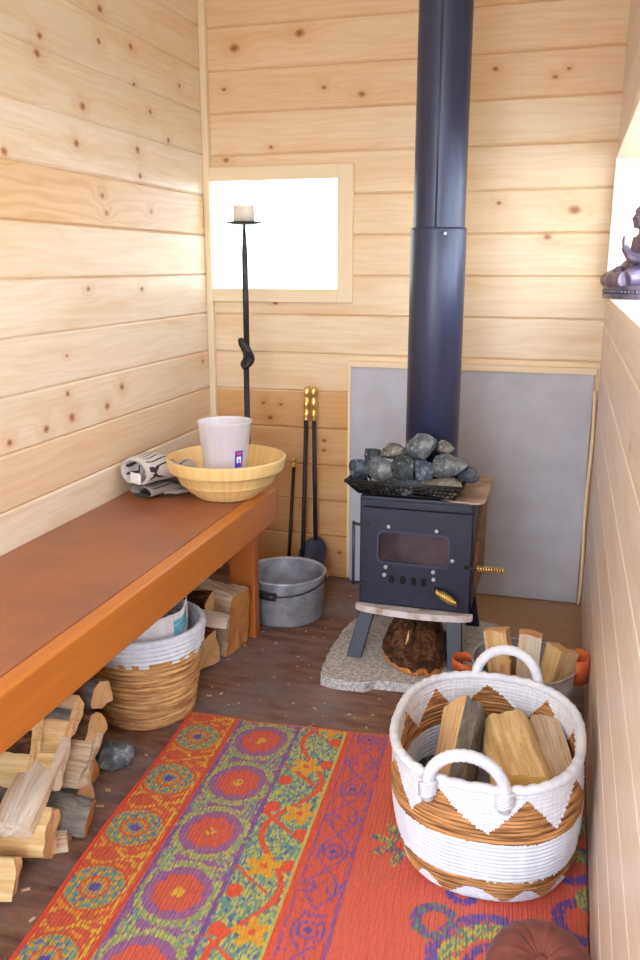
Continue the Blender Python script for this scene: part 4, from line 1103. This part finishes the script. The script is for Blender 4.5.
    # purple lattice on red
    m4 = (a >= .456) & (a < .556)
    setc(m4, S(216, 90, 76))
    du = a - .508; P3 = .223
    PB = S(132, 84, 166)
    for ph in (0, np.pi):
        w = .030 * np.sin((b - .256) * 2 * np.pi / P3 + np.pi / 2 + ph)
        setc(m4 & (np.abs(du - w) < .0030) & (hsh > .1), PB)
    dv = b - .256 - np.round((b - .256) / P3) * P3; r = np.hypot(du, dv)
    setc(m4 & (np.abs(r - .020) < .004) & (hsh > .1), PB); setc(m4 & (r < .008), BLU)
    dv2 = b - .256 - P3 / 2 - np.round((b - .256 - P3 / 2) / P3) * P3; r = np.hypot(np.abs(du) - .026, dv2)
    setc(m4 & (np.abs(r - .014) < .0030) & (hsh > .2), PB)
    dots = (hs2 > .965) & (np.abs(du) < .044); setc(m4 & dots, S(96, 72, 168))
    for e in (.464, .551): setc((np.abs(a - e) < .0024) & (hsh > .15), PB)
    # coral field with curls and a green blossom
    m5 = a >= .556
    setc(m5, COR); setc(m5 & (hs2 > .55), S(220, 96, 76))
    def flower(cu_, cv_, R, n=8):
        du, dv = a - cu_, b - cv_; r = np.hypot(du, dv); th = np.arctan2(dv, du)
        f = m5 & (r < R * (.72 + .28 * np.sin(th * n))) 
        setc(f & (hsh > .2), S(84, 140, 120)); setc(f & (hsh > .6), S(200, 186, 80)); setc(f & (hs2 > .85), S(70, 90, 160)); setc(m5 & (r < R * .25), S(232, 92, 60))
    def curl(cu_, cv_, R, w, c1, c2, a0=-9, a1=9):
        du, dv = a - cu_, b - cv_; r = np.hypot(du, dv); th = np.arctan2(dv, du)
        f = m5 & (np.abs(r - R) < w) & (th > a0) & (th < a1)
        setc(f & (hsh > .12), c1); setc(f & (hsh > .55), c2)
    flower(.650, .425, .075)
    VI, TE, YG = S(112, 74, 170), S(84, 142, 128), S(190, 190, 90)
    for (cu_, cv_) in ((.86, .72), (.86, 1.12), (.62, 1.0)):
        curl(cu_, cv_, .125, .012, VI, S(96, 86, 176)); curl(cu_, cv_, .095, .018, TE, YG); curl(cu_, cv_, .060, .008, VI, BLU); flower(cu_, cv_, .045, 6)
    curl(.735, .630, .036, .011, VI, TE); curl(.78, .545, .024, .008, VI, BLU); curl(1.01, .560, .050, .012, VI, BLU); curl(1.04, .50, .030, .014, TE, YG)
    curl(.99, .40, .050, .012, VI, BLU); curl(1.03, .33, .045, .020, TE, YG); curl(1.03, .20, .05, .02, TE, YG); curl(.95, .23, .05, .012, VI, TE); curl(1.0, .06, .06, .02, TE, YG); curl(.72, .12, .06, .014, VI, TE)
    flower(.97, .10, .06); flower(.80, .22, .06)
    setc((b < .008), S(226, 108, 66))
    # straw tone variation
    c = c * .88 + .12 * S(206, 160, 138)
    c *= (.84 + .22 * hs2)[..., None]
    c = np.clip(c, 0, 1)
    nvx = (nu + 1) * (nv + 1)
    co = np.stack([x, y, z], -1).reshape(-1).astype(np.float32)
    idx = np.arange(nvx).reshape(nv + 1, nu + 1)
    q = np.stack([idx[:-1, :-1], idx[1:, :-1], idx[1:, 1:], idx[:-1, 1:]], -1).reshape(-1)
    me = bpy.data.meshes.new('rug'); nf = nu * nv
    me.vertices.add(nvx); me.vertices.foreach_set('co', co)
    me.loops.add(nf * 4); me.loops.foreach_set('vertex_index', q.astype(np.int32))
    me.polygons.add(nf); me.polygons.foreach_set('loop_start', np.arange(0, nf * 4, 4, dtype=np.int32))
    try: me.polygons.foreach_set('loop_total', np.full(nf, 4, dtype=np.int32))
    except Exception: pass
    me.update(calc_edges=True); me.validate()
    at = me.color_attributes.new('weave', 'FLOAT_COLOR', 'POINT')
    rgba = np.concatenate([c.reshape(-1, 3), np.ones((nvx, 1))], 1).astype(np.float32)
    at.data.foreach_set('color', rgba.reshape(-1))
    m = NT('woven_straw'); ca = m.n('ShaderNodeAttribute', attribute_name='weave').outputs['Color']
    # thin gaps between the straws show through as bump
    sep = m.n('ShaderNodeSeparateXYZ'); m.l(m.coord(), sep.inputs[0])
    ww = m.math('SINE', m.math('ADD', m.math('MULTIPLY', sep.outputs[0], 1080), m.math('MULTIPLY', sep.outputs[1], 120)))
    m.bump(ww, .35, .002)
    me.materials.append(m.fin(ca, .55, 0, .35))
    o = bpy.data.objects.new('rug', me); col.objects.link(o)
    tag(o, 'orange-red woven rug with purple and green flower bands on the floor', 'rug')
build_rug()

# ------------------------------------------------------------------ velvet pouf
def pouf():
    t = thing('velvet_cushion', 'small round terracotta velvet cushion with gathered pleats, cut off at the bottom edge', 'cushion', (.028, 1.195, .008))
    bm = bmx(); NU, NV = 120, 40; rings = []
    r = random.Random(4)
    for j in range(NV + 1):
        ph = -PI / 2 + PI * j / NV; ring = []
        cp, sp = math.cos(ph), math.sin(ph)
        for i in range(NU):
            a = 2 * PI * i / NU
            pl = (.055 * math.sin(a * 15 + .8 * math.sin(a * 3)) + .03 * math.sin(a * 23 + 1)) * max(0, abs(sp) - .25) ** 1.1
            rr = (abs(cp) ** .8) * (1 + pl)
            zz = math.copysign(abs(sp) ** .9, sp) * (1 + pl * .5)
            dim = math.exp(-(cp / .22) ** 2) * (.30 if sp > 0 else 0)
            ring.append(bm.verts.new((.090 * rr * math.cos(a), .090 * rr * math.sin(a), .062 + .060 * (zz - dim))))
        rings.append(ring)
    for j in range(NV):
        for i in range(NU): bm.faces.new((rings[j][i], rings[j][(i + 1) % NU], rings[j + 1][(i + 1) % NU], rings[j + 1][i])).smooth = True
    bmesh.ops.remove_doubles(bm, verts=bm.verts, dist=1e-5)
    R = Matrix.Translation((0, 0, .062)) @ Matrix.Rotation(math.radians(14), 4, 'X') @ Matrix.Translation((0, 0, -.056))
    bm.transform(R); obj('cover', bm, 'terracotta', t)
    bm = bmx(); bmesh.ops.create_uvsphere(bm, u_segments=16, v_segments=8, radius=.010)
    for v in bm.verts: v.co.z = v.co.z * .5 + .106
    bm.transform(R); obj('button', bm, 'terracotta', t)
pouf()

# ------------------------------------------------------------------ chips and crumbs lying about
bm = bmx(); r = random.Random(9); n = 0
while n < 170:
    x, y = r.uniform(-1.15, .08), r.uniform(1.05, 2.9)
    rug = y < 1.93 + (x + .93) * .054 and x > -.94
    if rug and r.random() > .12: continue
    if not rug and y < 1.95 and x > -.90: continue
    if -.66 < x < -.14 and 2.15 < y < 2.75: continue
    if math.hypot(x + .895, y - 2.66) < .16 or math.hypot(x - NBX, y - NBY) < .16 or math.hypot(x - BCX, y - BCY) < .26 or math.hypot(x - SX, y - SY) < .16: continue
    s = r.uniform(.0012, .0042) * (1.5 if x < -.88 else 1); z = .0075 if rug else .0003
    M_ = Matrix.Translation((x, y, z)) @ Matrix.Rotation(r.uniform(0, 6.28), 4, 'Z')
    box(bm, (-s * r.uniform(.7, 2.2), -s * .5, 0), (s, s * .5, s * .35), mtx=M_); n += 1
o = obj('wood_chips', bm, 'chips'); o['kind'] = 'stuff'; tag(o, 'tiny pale wood chips scattered over the dark floor', 'wood chips')

# ------------------------------------------------------------------ statue on the sill
def statue():
    P0 = Vector((.186, 2.74, WR[2])); H = .275
    t = thing('seated_statue', 'purple-bronze seated meditating statue on the right window sill', 'statue', tuple(P0), None, 0)
    # modelled facing -x, unit = H
    def blob(bm, c, s, rot=None):
        r = bmesh.ops.create_uvsphere(bm, u_segments=20, v_segments=14, radius=1)
        for v in r['verts']:
            p = Vector((v.co.x * s[0], v.co.y * s[1], v.co.z * s[2]))
            if rot: p = rot @ p
            v.co = (p + Vector(c)) * H
    def lim(bm, pts, rr): tube(bm, [Vector(p) * H for p in pts], [q * H for q in rr], 14)
    bm = bmx()
    blob(bm, (.04, 0, .30), (.17, .22, .16)); blob(bm, (.05, 0, .46), (.13, .19, .20)); blob(bm, (.06, 0, .58), (.11, .21, .09))
    for s in (-1, 1):
        lim(bm, [(.06, s * .12, .22), (-.12, s * .30, .19), (-.20, s * .34, .17)], [.12, .11, .09])
        lim(bm, [(-.20, s * .34, .17), (-.28, s * .12, .16), (-.28, -s * .08, .17)], [.09, .08, .06])
        lim(bm, [(.06, s * .20, .60), (.05, s * .27, .46), (.02, s * .28, .36)], [.075, .075, .07])
    lim(bm, [(.02, .28, .36), (-.12, .16, .27), (-.20, .04, .26)], [.07, .055, .045])
    lim(bm, [(.02, -.28, .36), (-.14, -.22, .40), (-.20, -.18, .50)], [.07, .055, .04])
    for k in range(4): lim(bm, [(-.20, -.205 + .018 * k, .49), (-.215, -.205 + .018 * k, .55), (-.21, -.205 + .018 * k, .60 + (.0, .014, .016, .006)[k])], [.014, .012, .009])
    lim(bm, [(-.19, -.15, .48), (-.20, -.125, .53)], [.014, .010])
    lim(bm, [(.05, 0, .62), (.04, 0, .74)], [.07, .065])
    blob(bm, (.02, 0, .80), (.105, .092, .115)); blob(bm, (-.01, 0, .745), (.075, .066, .055))
    blob(bm, (-.086, 0, .792), (.017, .013, .028)); blob(bm, (-.079, 0, .745), (.011, .027, .009)); blob(bm, (-.064, 0, .714), (.020, .026, .016))
    for s in (-1, 1): blob(bm, (-.072, s * .038, .812), (.016, .024, .009)); blob(bm, (.03, s * .094, .77), (.022, .012, .055))
    for k in range(4): lim(bm, [(-.075 + .02 * k, -.17 + .05 * k, .30 + .05 * k), (-.085, -.02, .34 + .05 * k), (-.03, .16, .46 + .05 * k)], [.012, .015, .012])
    for v in bm.verts: v.co.z += .030 * H
    o = obj('figure', bm, 'bronze', t)
    rm = o.modifiers.new('r', 'REMESH'); rm.mode = 'VOXEL'; rm.voxel_size = .0028; rm.use_smooth_shade = True
    bm = bmx()
    blob(bm, (.045, 0, .845), (.112, .104, .090)); blob(bm, (.055, 0, .935), (.050, .050, .045))
    r = random.Random(2)
    for k in range(90):
        ph = math.acos(1 - 1.25 * (k + .5) / 90); a = k * 2.39996
        p = Vector((.045 + .112 * math.sin(ph) * math.cos(a), .104 * math.sin(ph) * math.sin(a), .845 + .090 * math.cos(ph)))
        if p.x < -.045 and p.z < .86: continue
        rr = bmesh.ops.create_icosphere(bm, subdivisions=1, radius=.017 * H)
        for v in rr['verts']: v.co += p * H
    for v in bm.verts: v.co.z += .030 * H
    obj('hair', bm, 'bronze', t, 'tight curls with a topknot')
    bm = bmx()
    for (z0, z1, kx, ky) in ((0, .05, 1, 1), (.05, .10, .93, .95), (.10, .14, .98, .98)):
        prism(bm, [(H * .33 * kx * math.cos(2 * PI * k / 48), H * .52 * ky * math.sin(2 * PI * k / 48)) for k in range(48)], z0 * H, z1 * H)
    b_ = obj('base', bm, 'bronze', t)
    bm = bmx()
    for k in range(56):
        a = 2 * PI * k / 56
        rr = bmesh.ops.create_icosphere(bm, subdivisions=1, radius=.021 * H)
        for v in rr['verts']: v.co += Vector((.318 * math.cos(a), .505 * math.sin(a), .076)) * H
    obj('beading', bm, 'bead', b_, 'row of beads round the base')
    t.rotation_euler = (0, 0, math.radians(10))
statue()

# ------------------------------------------------------------------ light, world, camera
w = bpy.data.worlds.new('world'); sc.world = w; w.use_nodes = True
nt = w.node_tree; nt.nodes.clear()
tc = nt.nodes.new('ShaderNodeTexCoord'); sp = nt.nodes.new('ShaderNodeSeparateXYZ'); rp = nt.nodes.new('ShaderNodeValToRGB')
bg = nt.nodes.new('ShaderNodeBackground'); ou = nt.nodes.new('ShaderNodeOutputWorld')
nt.links.new(tc.outputs['Generated'], sp.inputs[0]); nt.links.new(sp.outputs[2], rp.inputs[0]); nt.links.new(rp.outputs[0], bg.inputs[0]); nt.links.new(bg.outputs[0], ou.inputs[0])
rp.color_ramp.elements[0].position = 0; rp.color_ramp.elements[0].color = (.89, .95, 1.0, 1)
rp.color_ramp.elements[1].position = .8; rp.color_ramp.elements[1].color = (.82, .90, 1.0, 1)
bg.inputs[1].default_value = 8.6
def lamp(name, loc, rot, size, power, color=(1, 1, 1)):
    L = bpy.data.lights.new(name, 'AREA'); L.shape = 'RECTANGLE'; L.size, L.size_y = size; L.energy = power; L.color = color
    o = bpy.data.objects.new(name, L); col.objects.link(o); o.location = loc; o.rotation_euler = rot
    return o

cam = bpy.data.cameras.new('camera'); co = bpy.data.objects.new('camera', cam); col.objects.link(co)
cam.sensor_fit = 'VERTICAL'; cam.sensor_height = 36; cam.lens = 847.08 / 960 * 36; cam.clip_start = .02
co.location = (0, 0, 1.2); co.rotation_euler = (math.radians(90 - 14.22), 0, math.radians(16.12))
sc.camera = co
vs = sc.view_settings
vs.view_transform = 'Standard'; vs.look = 'None'; vs.gamma = 1; vs.exposure = 0; vs.use_curve_mapping = False
sc.cycles.max_bounces = 16; sc.cycles.diffuse_bounces = 10; sc.cycles.transparent_max_bounces = 12
sc.cycles.use_denoising = True
sc.cycles.sample_clamp_indirect = 10
